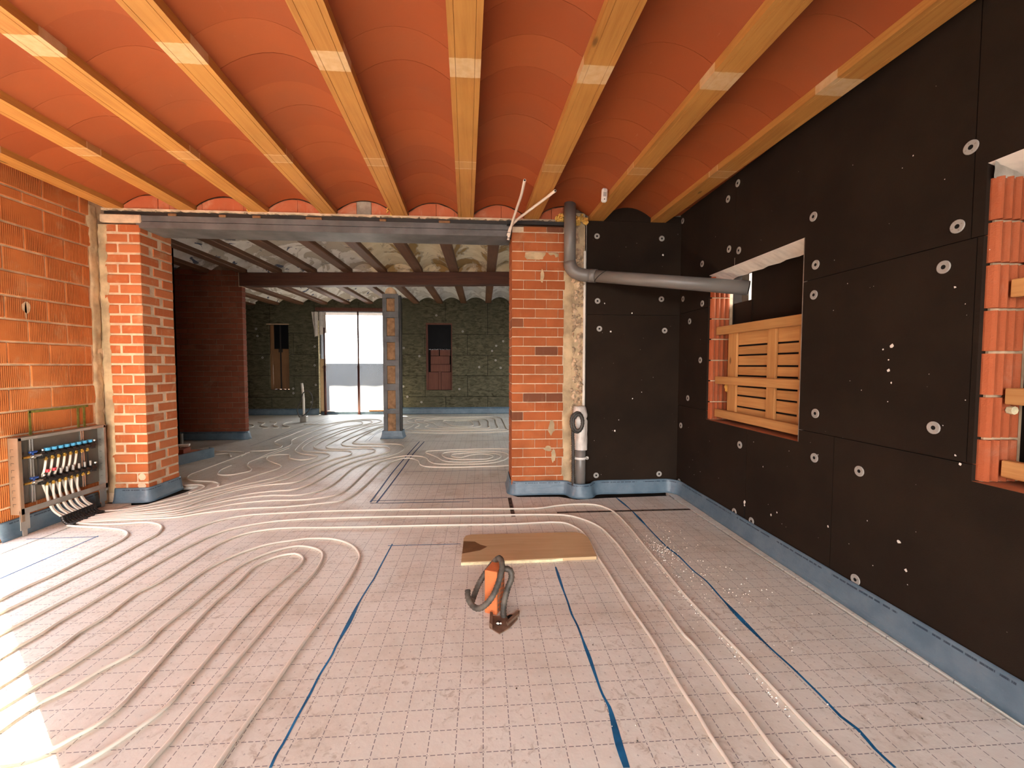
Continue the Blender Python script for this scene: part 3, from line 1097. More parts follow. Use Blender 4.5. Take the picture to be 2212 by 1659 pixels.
# cement fillet and rubble between the right pillar and the black panels
m = MB()
m.box(0.86, 1.10, FY + 0.012, FY + 0.43, 0, 3.0)
wparent(m.build('cement_bed', 'cement'), wdv)
lumpy('cement_band', wdv, 'cement', (0.845, FY + 0.004, 0.02), (0.13, 0, 0), (0, 0, 2.93), 8, 130, 0.012, 10.0, (0, -1, 0), 4.0, 0.01)
rb = lumpy('rubble_band', wdv, 'rubble', (0.955, FY + 0.012, 0.02), (0.125, 0, 0), (0, 0, 2.90), 12, 200, 0.035, 14.0, (0, -1, 0), 7.7, 0.0)
m = MB()
for _ in range(190):          # broken stone faces bedded in it
    cx, cz = random.uniform(0.955, 1.07), random.uniform(0.1, 2.55)
    r = random.uniform(0.010, 0.034)
    n = random.randint(4, 6)
    a0 = random.uniform(0, 6.28)
    ring = [(cx + r * math.cos(a0 + 6.283 * k / n) * random.uniform(.6, 1.2), FY + 0.01, cz + r * math.sin(a0 + 6.283 * k / n) * random.uniform(.6, 1.3)) for k in range(n)]
    tip = (cx + random.uniform(-.4, .4) * r, FY - random.uniform(0.012, 0.034), cz + random.uniform(-.4, .4) * r)
    m.add(ring + [tip], [(k, n, (k + 1) % n) for k in range(n)])
o = wparent(m.build('rubble_stone', 'stone_pale'), wdv)
o['kind'] = 'stuff'
m = MB()
m.box(1.075, 1.095, FY - 0.005, FY + 0.03, 0.15, 2.6)
wparent(m.build('plaster_edge', 'white_plaster'), wdv)

# ------------------------------------------------------------------ left brick pillar
COURSE = 0.0995
pl = tag(empty('brick_pillar', (-3.56, 4.6, 0)), 'orange brick pillar standing against the left block wall', 'pillar', 'brick pillars of the opening')
PX1 = -3.372
m = MB()
m.box(LX + 0.002, PX1 - 0.005, FY + 0.005, 4.845, 0, 2.765)
wparent(m.build('mortar_core', 'mortar_pale'), pl)
for r in range(28):
    z0, z1 = r * COURSE + 0.006, min((r + 1) * COURSE - 0.011, 2.768)
    if z1 - z0 < 0.03:
        continue
    j = lambda s=0.004: random.uniform(-s, s)
    rr = r % 2
    if rr == 0:      # narrow header on the corner, long face on the side
        xa = PX1 - 0.105 + j()
        cells = [(xa, PX1 + j(0.003), FY + j(0.004), FY + 0.235 + j()), (LX + 0.06 + j(0.02), xa - 0.012, FY + j(0.005), FY + 0.11)]
        cells.append((PX1 - 0.11, PX1 + j(0.002), FY + 0.275 + j(), 4.85))
    else:
        xa = PX1 - 0.205 + j()
        cells = [(xa, PX1 + j(0.003), FY + j(0.004), FY + 0.112 + j()), (LX + 0.06 + j(0.02), xa - 0.014, FY + j(0.005), FY + 0.11)]
        cells.append((PX1 - 0.11, PX1 + j(0.002), FY + 0.165 + j(0.01), 4.85))
    for (a, c, e, g2) in cells:
        wparent(brick(None, a, c, e, g2, z0, z1, 'pillar_brick_clay', c=0.006), pl)
lumpy('mortar_fillet', pl, 'cement', (LX + 0.0, FY - 0.004, 0.1), (0.085, 0, 0), (0, 0, 2.66), 6, 110, 0.012, 10.0, (0, -1, 0), 2.2, 0.01)
m = MB()
m.cbox(LX + 0.03, PX1 + 0.02, FY - 0.012, FY + 0.3, 2.782, 2.862, 0.008)
wparent(m.build('cap_block', 'mortar_pale'), pl)
# two pale repair patches low on the corner
m = MB()
for (xx, zz, r) in ((-3.43, 0.255, 0.035), (-3.435, 0.165, 0.042)):
    n = 12
    m.face([(xx + r * math.cos(2 * math.pi * k / n) * random.uniform(.8, 1.15), FY - 0.003, zz + r * math.sin(2 * math.pi * k / n) * random.uniform(.8, 1.15)) for k in range(n)][::-1])
wparent(m.build('mortar_patch', 'mortar_pale'), pl)

# ------------------------------------------------------------------ right brick pillar
pr = tag(empty('brick_pillar', (0.6, 4.6, 0)), 'brick pillar with pale thin joints left of the grey drain pipe', 'pillar', 'brick pillars of the opening')
RX0, RX1 = 0.308, 0.865
m = MB()
m.box(RX0 + 0.006, RX1, FY + 0.006, 4.86, 0, 2.84)
m.box(RX0 + 0.25, RX1, FY + 0.006, 4.86, 2.84, 2.905)
wparent(m.build('mortar_core', 'mortar_pale'), pr)
for r in range(29):
    z0, z1 = r * COURSE + 0.0035, min((r + 1) * COURSE - 0.0065, 2.905)
    j = lambda s=0.003: random.uniform(-s, s)
    ragged = RX1 + random.uniform(-0.012, 0.015)
    if r % 2 == 0:
        xs = [RX0, RX0 + 0.125, RX0 + 0.37, ragged]
    else:
        xs = [RX0, RX0 + 0.252, RX0 + 0.495, ragged]
    if r > 27:
        xs = xs[1:]
    for k, (a, c) in enumerate(zip(xs[:-1], xs[1:])):
        dep = 0.245 if (k == 0 and r % 2 == 0) else 0.118
        wparent(brick(None, a + (0.001 if k else 0), c - 0.003, FY + j(0.0015), FY + dep, z0, z1, 'ribbed_brick_clay', c=0.004), pr)
    if r <= 27:
        ys = [FY + 0.25, 4.86] if r % 2 == 0 else [FY + 0.123, FY + 0.37, 4.86]
        for a, c in zip(ys[:-1], ys[1:]):
            wparent(brick(None, RX0, RX0 + 0.11, a + 0.002, c - 0.002, z0, z1, 'ribbed_brick_clay', c=0.004), pr)
# mortar smears
lumpy('mortar_smear', pr, 'cement', (0.42, FY - 0.004, 2.50), (0.42, 0, 0), (0, 0, 0.075), 24, 8, 0.02, 12.0, (0, -1, 0), 3.3, 0.02)
for (xx, zz, sx, sz) in ((0.74, 0.72, 0.035, 0.08), (0.70, 0.49, 0.04, 0.03), (0.76, 0.42, 0.025, 0.07), (0.63, 2.33, 0.02, 0.07)):
    m = MB()
    n = 14
    m.face([(xx + sx * math.cos(2 * math.pi * k / n) * random.uniform(.65, 1.25), FY - 0.004, zz + sz * math.sin(2 * math.pi * k / n) * random.uniform(.65, 1.25)) for k in range(n)][::-1])
    wparent(m.build('mortar_smear', 'cement'), pr)

# ------------------------------------------------------------------ steel lintel beam, black angle
sb = tag(empty('steel_beam', (-1.5, 4.5, 2.73)), 'long grey painted steel beam spanning the opening between the pillars', 'steel beam')
m = MB()
m.box(-3.36, 0.30, FY + 0.004, FY + 0.30, 2.803, 2.858)
wparent(m.build('upper_channel', 'steel_paint'), sb)
m = MB()
m.box(-3.40, 0.295, FY + 0.0, FY + 0.33, 2.736, 2.797)
wparent(m.build('lower_channel', 'steel_paint'), sb)
m = MB()
xs = -3.1
while xs < 0.2:
    l = random.uniform(0.10, 0.35)
    m.box(xs, xs + l, FY + 0.012, FY + 0.02, 2.797, 2.803)
    xs += l + random.uniform(0.01, 0.05)
m.box(-3.3, 0.29, FY + 0.05, FY + 0.25, 2.797, 2.803)
wparent(m.build('weld_seam', 'steel_dark'), sb)
m = MB()
for (x0, x1) in ((-2.62, -2.55), (-2.30, -2.22), (-1.78, -1.62), (-1.05, -0.98), (-0.45, -0.33), (-3.1, -3.02)):
    m = MB()
    m.cbox(x0, x1, FY - 0.006, FY + 0.1, 2.859, 2.884, 0.006)
    wparent(m.build('packing_shim', 'window_board_wood'), sb)
ab = MB()
ab.box(0.255, 0.862, FY - 0.045, FY - 0.039, 2.842, 2.885)
ab.box(0.255, 0.862, FY - 0.045, FY + 0.006, 2.842, 2.848)
ab.box(LX + 0.06, 0.255, FY + 0.010, FY + 0.06, 2.862, 2.897)
tag(ab.build('steel_angle', 'steel_dark'), 'thin black steel angle bearing on the right pillar above the steel beam', 'steel angle')

# ------------------------------------------------------------------ blue perimeter strips
def strip(name, path, label, mat='blue_strip', prof=((0.004, 0.148), (0.010, 0.135), (0.014, 0.10), (0.021, 0.06), (0.028, 0.03), (0.042, 0.003)), loc=None, th=0.004, stepn=0.06, wav=0.0):
    pts = smooth_path([(x, y, 0) for x, y in path], stepn)
    nrm = []
    for i in range(len(pts)):
        d = (pts[min(i + 1, len(pts) - 1)] - pts[max(i - 1, 0)]).normalized()
        nrm.append(Vector((d.y, -d.x, 0)))
    m = MB()
    uvs = []
    n = len(prof)
    L = 0
    hs = [0]
    for a, c in zip(prof[:-1], prof[1:]):
        hs.append(hs[-1] + math.hypot(a[0] - c[0], a[1] - c[1]))
    for i, p in enumerate(pts):
        if i:
            L += (pts[i] - pts[i - 1]).length
        for (o_, z), h in zip(prof, hs):
            w = wav * mnoise.noise(Vector((L * 3.1, z * 6, 0))) * (0.3 + z * 3)
            m.v.append(tuple(p + nrm[i] * (o_ + w) + Vector((0, 0, z + wav * 0.5 * mnoise.noise(Vector((L * 2.0, 5, 0)))))))
            uvs.append((L, 1 - h / hs[-1]))
    for i in range(len(pts) - 1):
        for k in range(n - 1):
            a = i * n + k
            m.f.append((a, a + 1, a + n + 1, a + n))
            m.mi.append(0)
    me = m.mesh(name, mat, smooth=True)
    uvl = me.uv_layers.new(name='UVMap')
    for poly in me.polygons:
        for li in poly.loop_indices:
            uvl.data[li].uv = uvs[me.loops[li].vertex_index]
    o = link(name, me)
    md = o.modifiers.new('thickness', 'SOLIDIFY')
    md.thickness = th
    md.offset = -1
    tag(o, label, 'edge strip', 'blue perimeter edge strips')
    return o


strip('edge_strip', [(LX + 0.001, 1.0 + 2.45), (LX + 0.001, 3.9), (LX + 0.001, 4.30)], 'blue edge strip along the foot of the left block wall below the manifold cabinet', wav=0.004)
strip('edge_strip', [(LX + 0.07, FY - 0.004), (-3.6, FY - 0.004), (-3.44, FY - 0.004), (-3.378, FY + 0.0), (PX1 + 0.004, FY + 0.06), (PX1 + 0.004, 4.60), (PX1 + 0.004, 4.85)], 'blue edge strip wrapped round the foot of the left brick pillar', wav=0.004, stepn=0.03)
strip('edge_strip', [(RX0 - 0.004, 4.84), (RX0 - 0.004, 4.60), (RX0 - 0.004, 4.46), (RX0 + 0.03, FY - 0.006), (0.5, FY - 0.008), (0.75, FY - 0.008), (0.90, FY - 0.03), (0.97, 4.27), (1.04, 4.255), (1.12, 4.27), (1.20, 4.37), (1.5, 4.392), (1.85, 4.392), (2.04, 4.388), (2.116, 4.30), (RX - 0.006, 4.1), (RX - 0.006, 3.5), (RX - 0.006, 2.5), (RX - 0.006, 1.4), (RX - 0.006, -1.0)], 'long blue edge strip round the right pillar and along the black wall', wav=0.006, stepn=0.03)

# ------------------------------------------------------------------ windows in the right wall
def flute_mesh(h, x0, x1, nf, amp, mat='flute_clay'):
    m = MB()
    n = nf * 6
    pts = []
    for i in range(n + 1):
        x = x0 + (x1 - x0) * i / n
        pts.append((x, -amp * (0.15 + 0.85 * abs(math.sin(math.pi * nf * i / n)) ** 0.7)))
    poly = pts + [(x1, 0.05), (x0, 0.05)]
    m.prism(poly, 0, h)
    return m.mesh('reveal_block', mat)


def reveal(win, yface, zs, x0, x1, nf):
    for z0, z1 in zip(zs[:-1], zs[1:]):
        me = flute_mesh(z1 - z0 - 0.012, x0, x1, nf, 0.032)
        wparent(link('reveal_block', me, None, (0, yface - 0.002, z0 + 0.006)), win)
    m = MB()
    m.box(RX + 0.035, x1 + 0.03, yface - 0.010, yface + 0.06, zs[0], zs[-1])
    wparent(m.build('reveal_mortar', 'mortar'), win)


win1 = struct(empty('window_1', (RX + 0.1, 3.24, 0.875)), 'boarded window opening with ribbed clay reveal and white lintel')
reveal(win1, W1[1], [0.875, 1.045, 1.245, 1.438, 1.637, 1.828, 2.025, 2.225], 2.148, 2.335, 4)
m = MB()
ys = [W1[0] + (W1[1] - W1[0]) * k / 24 for k in range(25)]
for ya, yb in zip(ys[:-1], ys[1:]):      # splayed soffit with a ragged rear edge
    xa, xb = 2.275 + 0.012 * math.sin(ya * 31), 2.275 + 0.012 * math.sin(yb * 31)
    m.add([(RX + 0.001, ya, 2.238), (RX + 0.001, yb, 2.238), (xb, yb, 2.178), (xa, ya, 2.178), (RX + 0.001, ya, 2.30), (RX + 0.001, yb, 2.30), (xb, yb, 2.30), (xa, ya, 2.30)],
          [(0, 3, 2, 1), (4, 5, 6, 7), (3, 7, 6, 2), (0, 1, 5, 4)])
wparent(m.build('lintel', 'white_plaster'), win1)
m = MB()
m.prism([(W1[0], 0.835), (W1[1], 0.835), (W1[1], 0.876), (W1[0], 0.876)], RX + 0.003, RX + 0.33, axis=0)
wparent(m.build('sill', 'terracotta_plain'), win1)
m = MB()
m.box(2.40, 2.418, W1[0], 3.60, 0.877, 2.237)
wparent(m.build('blackout_board', 'black_panel'), win1)
m = MB()
m.box(2.385, 2.40, 3.57, W1[1], 0.877, 1.975)
wparent(m.build('blackout_board', 'black_panel'), win1)
m = MB()
m.box(RX + 0.004, RX + 0.33, W1[0] - 0.02, W1[0] + 0.012, 0.877, 2.237)
wparent(m.build('jamb', 'grey_cement'), win1)
m = MB()
for (zz, r) in ((1.72, 0.028), (1.70, 0.02), (1.19, 0.03), (1.16, 0.022)):
    m.cyl((2.30, W1[1] - 0.06, zz), (0, -1, 0), r, 0.03, 9, r2=r * 0.6)
wparent(m.build('foam', 'foam_yellow'), win1)


def pallet(label, yl, yh, z0, z1, x):
    """timber pallet stood on edge: three bars, uprights, slats behind"""
    p = tag(empty('pallet', (x + 0.06, (yl + yh) / 2, z0)), label, 'pallet', 'wooden pallets closing the windows')
    zm = (z0 + z1) / 2
    for (za, zb, dz, tl) in ((z1 - 0.075, z1, 0.0, 0.004), (1.232, 1.302, 0.0, -0.004), (z0, z0 + 0.072, 0.0, 0.006)):
        b = MB()
        b.cbox(-0.022, 0.022, yl, yh, -(zb - za) / 2, (zb - za) / 2, 0.004)
        o = link('bar', b.mesh('bar', 'pallet_wood'), None, (x + 0.022, 0, (za + zb) / 2), (tl, 0, 0))
        wparent(o, p)
    for (ya, yb) in ((yh - 0.25, yh - 0.125), ((yl + yh) / 2 - 0.19, (yl + yh) / 2 - 0.095), (yl + 0.03, yl + 0.13)):
        b = MB()
        b.cbox(x + 0.046, x + 0.068, ya, yb, z0 + 0.01, z1 - 0.02, 0.003)
        wparent(b.build('upright', 'pallet_wood_upright'), p)
    zs = [z0 + 0.02, 1.026, 1.125, 1.208, 1.30, 1.386, 1.48, 1.563, z1 - 0.02]
    for za, zb in zip(zs[:-1], zs[1:]):
        b = MB()
        b.cbox(x + 0.070, x + 0.088, yl + 0.02, yh - 0.14, za + 0.007, zb - 0.007, 0.003)
        wparent(b.build('slat', 'pallet_wood'), p)
    b = MB()
    b.cbox(x + 0.092, x + 0.11, yl + 0.02, yh - 0.14, z0 + 0.01, z1 - 0.02, 0.003)
    wparent(b.build('backing', 'black_void'), p)
    return p


pallet('pine pallet stood in the far window opening of the black wall', 2.69, 3.80, 0.885, 1.735, 2.195)
win2 = struct(empty('window_2', (RX + 0.1, 1.05, 0.885)), 'boarded window opening at the right edge with ribbed clay reveal')
reveal(win2, W2[1], [0.885, 1.075, 1.259, 1.447, 1.629, 1.821, 2.0, 2.186], 2.148, 2.31, 4)
m = MB()
m.prism([(RX + 0.002, 2.245), (2.30, 2.19), (2.30, 2.31), (RX + 0.002, 2.31)], W2[0], W2[1], axis=1)
wparent(m.build('lintel', 'white_plaster'), win2)
lumpy('lintel_mortar', win2, 'grey_cement', (2.135, W2[1] - 0.02, 2.175), (0.19, 0, 0), (0, 0, 0.075), 10, 6, 0.015, 12, (0, -1, 0), 5.5)
lumpy('foam', win2, 'foam_pale', (2.285, W2[1] - 0.03, 1.75), (0.06, 0, 0), (0, 0, 0.50), 5, 26, 0.02, 14, (0, -1, 0), 8.5)
m = MB()
m.cyl((2.25, W2[1] - 0.03, 1.20), (0, -1, 0), 0.018, 0.02, 8)
wparent(m.build('foam', 'foam_pale'), win2)
m = MB()
m.box(RX + 0.003, RX + 0.33, W2[0], W2[1], 0.845, 0.886)
wparent(m.build('sill', 'terracotta_plain'), win2)
m = MB()
m.box(2.40, 2.418, W2[0], W2[1], 0.886, 2.243)
wparent(m.build('blackout_board', 'black_panel'), win2)
pallet('pine pallet stood in the near window opening at the right edge', 0.55, 1.615, 0.905, 1.745, 2.21)

# ------------------------------------------------------------------ grey drain pipe
dp = tag(empty('drain_pipe', (0.93, 4.30, 2.3)), 'grey plastic drain pipe dropping from the vault and running out through the window', 'pipe')
m = MB()
m.tube([(0.905, 4.33, 3.08), (0.905, 4.33, 2.42)], 0.061, 20)
wparent(m.build('downpipe', 'pvc_grey', smooth=True), dp)
A0, A1 = Vector((0.905, 4.33, 2.46)), Vector((1.12, 4.285, 2.315))
mid = Vector((0.905, 4.33, 2.325))
el = []
for k in range(9):
    t = k / 8
    el.append((1 - t) ** 2 * A0 + 2 * (1 - t) * t * mid + t * t * A1)
m = MB()
m.tube(el, 0.066, 20)
wparent(m.build('elbow', 'pvc_grey', smooth=True), dp)
E1 = Vector((2.27, 3.44, 2.05))
dr = (E1 - A1).normalized()
m = MB()
m.tube([A1 - dr * 0.03, A1 + dr * 0.06], 0.069, 20)
wparent(m.build('socket', 'pvc_grey', smooth=True), dp)
m = MB()
m.ring_tube([A1 + dr * 0.02, A1 + dr * 0.5, E1], 0.062, 0.054, 20, 0, 1)
wparent(m.build('branch_pipe', ['pvc_grey', 'black_void'], smooth=True), dp)
m = MB()
c = A1 + dr * 0.115
sd = dr.cross(Vector((0, 0, 1))).normalized()
upv = sd.cross(dr)
ring = [c + (sd * math.cos(a) + upv * math.sin(a)) * 0.066 + dr * 0.06 * math.sin(a) for a in [2 * math.pi * k / 20 for k in range(21)]]
m.tube(ring, 0.004, 6)
wparent(m.build('wire_tie', 'steel_dark'), dp)
# foam packed round the pipe at the vault
fm, fm2 = MB(), MB()
for k in range(26):
    a = random.uniform(0, 1)
    xx = 0.84 - a * 0.06 if k % 2 else 0.98 + a * 0.12
    zz = random.uniform(2.90, 2.99) if k % 2 else random.uniform(2.84, 2.98)
    (fm2 if k % 2 else fm).cyl((xx, 4.40, zz), (random.uniform(-.3, .3), -1, random.uniform(-.3, .3)), random.uniform(0.014, 0.03), random.uniform(0.02, 0.05), 8, r2=0.008)
tag(fm.build('expanding_foam', 'foam_yellow'), 'yellow expanding foam to the right of the drain pipe under the vault', 'foam')
tag(fm2.build('expanding_foam', 'foam_yellow'), 'yellow expanding foam to the left of the drain pipe under the vault', 'foam')

# ------------------------------------------------------------------ capped pipe stub with bag and hose coil
ps = tag(empty('pipe_stub', (1.035, 4.33, 0)), 'grey plastic pipe stub rising from the floor beside the right pillar', 'pipe')
m = MB()
m.tube([(1.035, 4.33, 0.0), (1.035, 4.33, 0.62)], 0.056, 20)
wparent(m.build('stub', 'pvc_grey', smooth=True), ps)
m = MB()
m.tube([(1.035, 4.33, 0.395), (1.035, 4.33, 0.42)], 0.060, 20)
m.cbox(0.95, 0.978, 4.30, 4.33, 0.392, 0.424, 0.006)
m.cbox(1.092, 1.12, 4.30, 4.33, 0.392, 0.424, 0.006)
wparent(m.build('clamp', 'white_plastic', smooth=True), ps)
# crumpled bag tied over the stub
bgm = MB()
rows, n = 22, 24
for i in range(rows):
    t = i / (rows - 1)
    z = 0.50 + t * 0.46
    r = 0.074 * (1 - 0.10 * math.sin(t * 3)) if t < 0.72 else 0.078 * (1 - (t - 0.72) * 1.2)
    cx = 1.040 + (0.0 if t < 0.6 else -(t - 0.6) * 0.05)
    for k in range(n):
        a = 2 * math.pi * k / n
        rr = r * (1 + 0.22 * mnoise.noise(Vector((math.cos(a) * 2, math.sin(a) * 2, z * 9))))
        if abs(t - 0.74) < 0.03:
            rr *= 0.85
        bgm.v.append((cx + rr * math.cos(a) * (1.15 if t > 0.75 else 1), 4.33 + rr * math.sin(a), z))
for i in range(rows - 1):
    for k in range(n):
        a, c2 = i * n + k, i * n + (k + 1) % n
        bgm.f.append((a, c2, c2 + n, a + n))
        bgm.mi.append(0)
bgm.f.append(tuple((rows - 1) * n + k for k in range(n)))
bgm.mi.append(0)
simple('bag_plastic', (0.66, 0.60, 0.54), 0.35, spec=0.5, var=0.12, scale=14, bump=0.6, bscale=18)
tag(bgm.build('plastic_bag', 'bag_plastic', smooth=True), 'crumpled white plastic bag tied over the grey pipe stub', 'bag')
# black hose coiled in front of the bag
hp = []
for k in range(34):
    a = 2 * math.pi * (k / 16.0) + 2.2
    rx, rz = (0.058, 0.10) if k < 17 else (0.046, 0.085)
    hp.append((0.972 + rx * math.cos(a) + 0.012 * (k / 34), 4.238 - 0.0008 * k, 0.80 + rz * math.sin(a)))
hp = [(0.955, 4.30, 0.10), (0.95, 4.29, 0.35), (0.945, 4.275, 0.55), (0.935, 4.258, 0.68)] + hp
pth = smooth_path(hp, 0.008)
rad = [0.0175 + 0.0018 * math.sin(i * 2.1) for i in range(len(pth))]
m = MB()
m.tube(pth, rad, 9)
tag(m.build('corrugated_hose', 'hose_black', smooth=True), 'dark corrugated hose hung in a coil on the bagged pipe stub', 'hose')

# ------------------------------------------------------------------ white conduits and sensor
for (lab, pts) in (('white conduit pointing straight up in front of the right pillar top', [(0.268, 4.39, 2.69), (0.283, 4.36, 2.76), (0.30, 4.26, 2.82), (0.325, 4.0, 2.87), (0.345, 3.75, 2.895), (0.352, 3.52, 2.925)]),
                   ('white conduit bending to the right in front of the right pillar top', [(0.262, 4.385, 2.73), (0.285, 4.35, 2.80), (0.345, 4.24, 2.845), (0.42, 4.05, 2.85), (0.49, 3.92, 2.868), (0.565, 3.75, 2.876), (0.622, 3.60, 2.880)])):
    m = MB()
    m.ring_tube(smooth_path(pts, 0.03), 0.0125, 0.008, 10, 0, 1)
    tag(m.build('conduit', ['conduit_white', 'black_void'], smooth=True), lab, 'conduit', 'white conduits at the right pillar top')
for (zz, yy) in ((2.705, 4.385), (2.755, 4.365)):
    m = MB()
    m.tube([(0.272 + 0.022 * math.cos(2 * math.pi * k / 14), yy + 0.018 * math.sin(2 * math.pi * k / 14), zz) for k in range(15)], 0.003, 5)
    tag(m.build('cable_tie', 'black_plastic'), ('lower' if zz < 2.72 else 'upper') + ' black cable tie binding the two white conduits', 'cable tie')
ms = tag(empty('motion_sensor', (1.100, 3.78, 2.865)), 'small white motion sensor fixed to a pine beam', 'sensor')
m = MB()
m.cbox(-0.026, 0.026, -0.02, 0.02, 0, 0.125, 0.012)
o = m.build('housing', 'white_plastic', ms)
m = MB()
m.cbox(-0.014, 0.014, -0.0235, -0.018, 0.045, 0.085, 0.003)
m.build('lens', 'grey_plastic', ms)
m = MB()
m.cyl((0, -0.019, 0.022), (0, -1, 0), 0.005, 0.0025, 10)
m.build('indicator', 'black_plastic', ms)
m = MB()
for k in range(6):
    m.box(-0.004, 0.004, -0.0206, -0.0200, 0.092 + k * 0.004, 0.0945 + k * 0.004)
m.build('print', 'grey_plastic', ms)
ms.rotation_euler = (0, 0.05, -0.1)

# ------------------------------------------------------------------ things on the floor
m = MB()
poly = [(-0.150, 2.855), (0.812, 2.876), (0.838, 3.20), (0.815, 3.275), (0.76, 3.318), (-0.09, 3.325), (-0.135, 3.305), (-0.150, 3.25)]
m.prism(poly, 0.001, 0.022)
bo = tag(m.build('wooden_board', 'board_wood'), 'brown wooden board with rounded corners lying on the grid film', 'board')
simple('damp_wood', (0.17, 0.085, 0.035), 0.5, var=0.15, scale=14)
m = MB()
m.face([(-0.149, 2.985, 0.0226), (-0.02, 3.03, 0.0226), (0.035, 3.09, 0.0226), (-0.02, 3.13, 0.0226), (-0.06, 3.185, 0.0226), (-0.149, 3.20, 0.0226)])
m.build('damp_stain', 'damp_wood', bo)
m = MB()
m.prism([(-0.151, 2.853), (0.50, 2.862), (0.60, 2.876), (0.55, 2.868), (-0.15, 2.859)], 0.0, 0.018)
m.build('cut_edge', 'foam_pale', bo)

bk = tag(empty('clay_brick', (0.068, 2.325, 0)), 'new orange perforated brick standing on end on the floor', 'brick')
m = MB()
m.cbox(-0.037, 0.037, -0.06, 0.06, 0.0, 0.245, 0.003)
m.build('body', 'fresh_clay', bk)
m = MB()
for i in range(3):
    for j in range(9):
        yy = -0.036 + i * 0.036
        zz = 0.022 + j * 0.025 + (0.0125 if i == 1 else 0)
        if zz > 0.235:
            continue
        m.prism([(yy - 0.011, zz - 0.004), (yy - 0.005, zz - 0.008), (yy + 0.005, zz - 0.008), (yy + 0.011, zz - 0.004), (yy + 0.011, zz + 0.004), (yy + 0.005, zz + 0.008), (yy - 0.005, zz + 0.008), (yy - 0.011, zz + 0.004)], 0.0366, 0.0374, axis=0)
m.build('perforations', 'mortar_dark', bk)
bk.rotation_euler = (0, 0, -0.42)
hz = smooth_path([(0.115, 2.235, 0.0), (0.112, 2.238, 0.03), (0.118, 2.25, 0.08), (0.138, 2.262, 0.15), (0.160, 2.275, 0.205), (0.152, 2.285, 0.238), (0.122, 2.292, 0.246), (0.112, 2.288, 0.244)], 0.006)
m = MB()
m.tube(hz, [0.017 + 0.0018 * math.sin(i * 2.4) for i in range(len(hz))], 9)
tag(m.build('corrugated_hose', 'hose_grey', smooth=True), 'dusty grey hose rising from the floor box beside the standing brick', 'hose')
hz = smooth_path([(-0.085, 2.30, 0.125), (-0.082, 2.272, 0.10), (-0.058, 2.235, 0.075), (-0.026, 2.212, 0.07), (0.01, 2.2, 0.092), (0.05, 2.205, 0.135), (0.085, 2.235, 0.195), (0.108, 2.28, 0.262), (0.095, 2.36, 0.275), (0.04, 2.405, 0.20), (-0.02, 2.385, 0.12), (-0.05, 2.33, 0.075), (-0.058, 2.30, 0.065)], 0.006)
m = MB()
m.tube(hz, [0.016 + 0.0016 * math.sin(i * 2.4) for i in range(len(hz))], 9)
tag(m.build('corrugated_hose', 'hose_grey', smooth=True), 'dusty grey hose looped round the standing brick', 'hose')
fb = tag(empty('floor_box', (0.09, 2.18, 0)), 'broken dark opening in the floor where the hose comes up', 'floor box')
simple('box_brown', (0.17, 0.10, 0.065), 0.8, var=0.3, scale=18)
m = MB()
m.prism([(0.035, 2.145), (0.085, 2.09), (0.14, 2.135), (0.19, 2.21), (0.185, 2.25), (0.10, 2.235), (0.04, 2.25)], 0.0006, 0.006)
wparent(m.build('surround', 'box_brown'), fb)
for poly, za, zb in (([(0.034, 2.15), (0.05, 2.13), (0.055, 2.24), (0.040, 2.25)], 0.002, 0.028), ([(0.13, 2.15), (0.20, 2.235), (0.205, 2.26), (0.185, 2.25), (0.125, 2.17)], 0.004, 0.02)):
    m = MB()
    m.prism(poly, za, zb)
    wparent(m.build('rim', 'box_brown'), fb)
for (xx, yy, r) in ((0.155, 2.225, 0.022), (0.085, 2.175, 0.018)):
    m = MB()
    m.cyl((xx, yy, 0.0055), (0, 0, 1), r, 0.002, 12)
    wparent(m.build('hole', 'black_void'), fb)
for (xx, yy, r) in ((0.08, 2.172, 0.011), (0.095, 2.17, 0.007), (0.14, 2.18, 0.009)):
    m = MB()
    m.cyl((xx, yy, 0.007), (0.2, 0.1, 1), r, 0.006, 6, r2=r * 0.4)
    wparent(m.build('plaster_lump', 'chip_white'), fb)

# loose chips scattered on the film: uncountable
m = MB()
def chip(m, x, y, z, r):
    a = random.uniform(0, 6.28)
    p = [(x + r * math.cos(a + k * 2.09) * random.uniform(.6, 1.2), y + r * math.sin(a + k * 2.09) * random.uniform(.6, 1.2), z) for k in range(3)]
    t = (x, y, z + r * random.uniform(0.5, 1.0))
    m.add(p + [t], [(0, 2, 1), (0, 1, 3), (1, 2, 3), (2, 0, 3)])
for _ in range(260):
    x, y = random.gauss(1.40, 0.20), random.gauss(2.75, 0.45)
    if 0.9 < x < 1.98 and 1.3 < y < 3.8:
        chip(m, x, y, 0.0005, random.uniform(0.0015, 0.006))
for _ in range(160):
    chip(m, random.gauss(1.33, 0.06), random.gauss(3.0, 0.12), 0.0005, random.uniform(0.002, 0.006))
for _ in range(150):
    t = random.uniform(1.5, 2.8)
    chip(m, 1.215 + random.gauss(0, 0.012), t, 0.0005, random.uniform(0.002, 0.006))
for _ in range(70):
    chip(m, random.uniform(-0.6, 1.95), random.uniform(1.3, 3.6), 0.0005, random.uniform(0.0015, 0.004))
o = m.build('debris_chips', 'chip_white')
tag(o, 'white plaster and foam chips scattered over the floor film', 'debris')
o['kind'] = 'stuff'
m = MB()
for _ in range(90):
    chip(m, random.uniform(-2.6, 1.9), random.uniform(1.35, 4.0), 0.0005, random.uniform(0.002, 0.006))
o = m.build('debris_bits', 'chip_dark')
tag(o, 'small dark bits of dirt scattered over the floor film', 'debris')
o['kind'] = 'stuff'

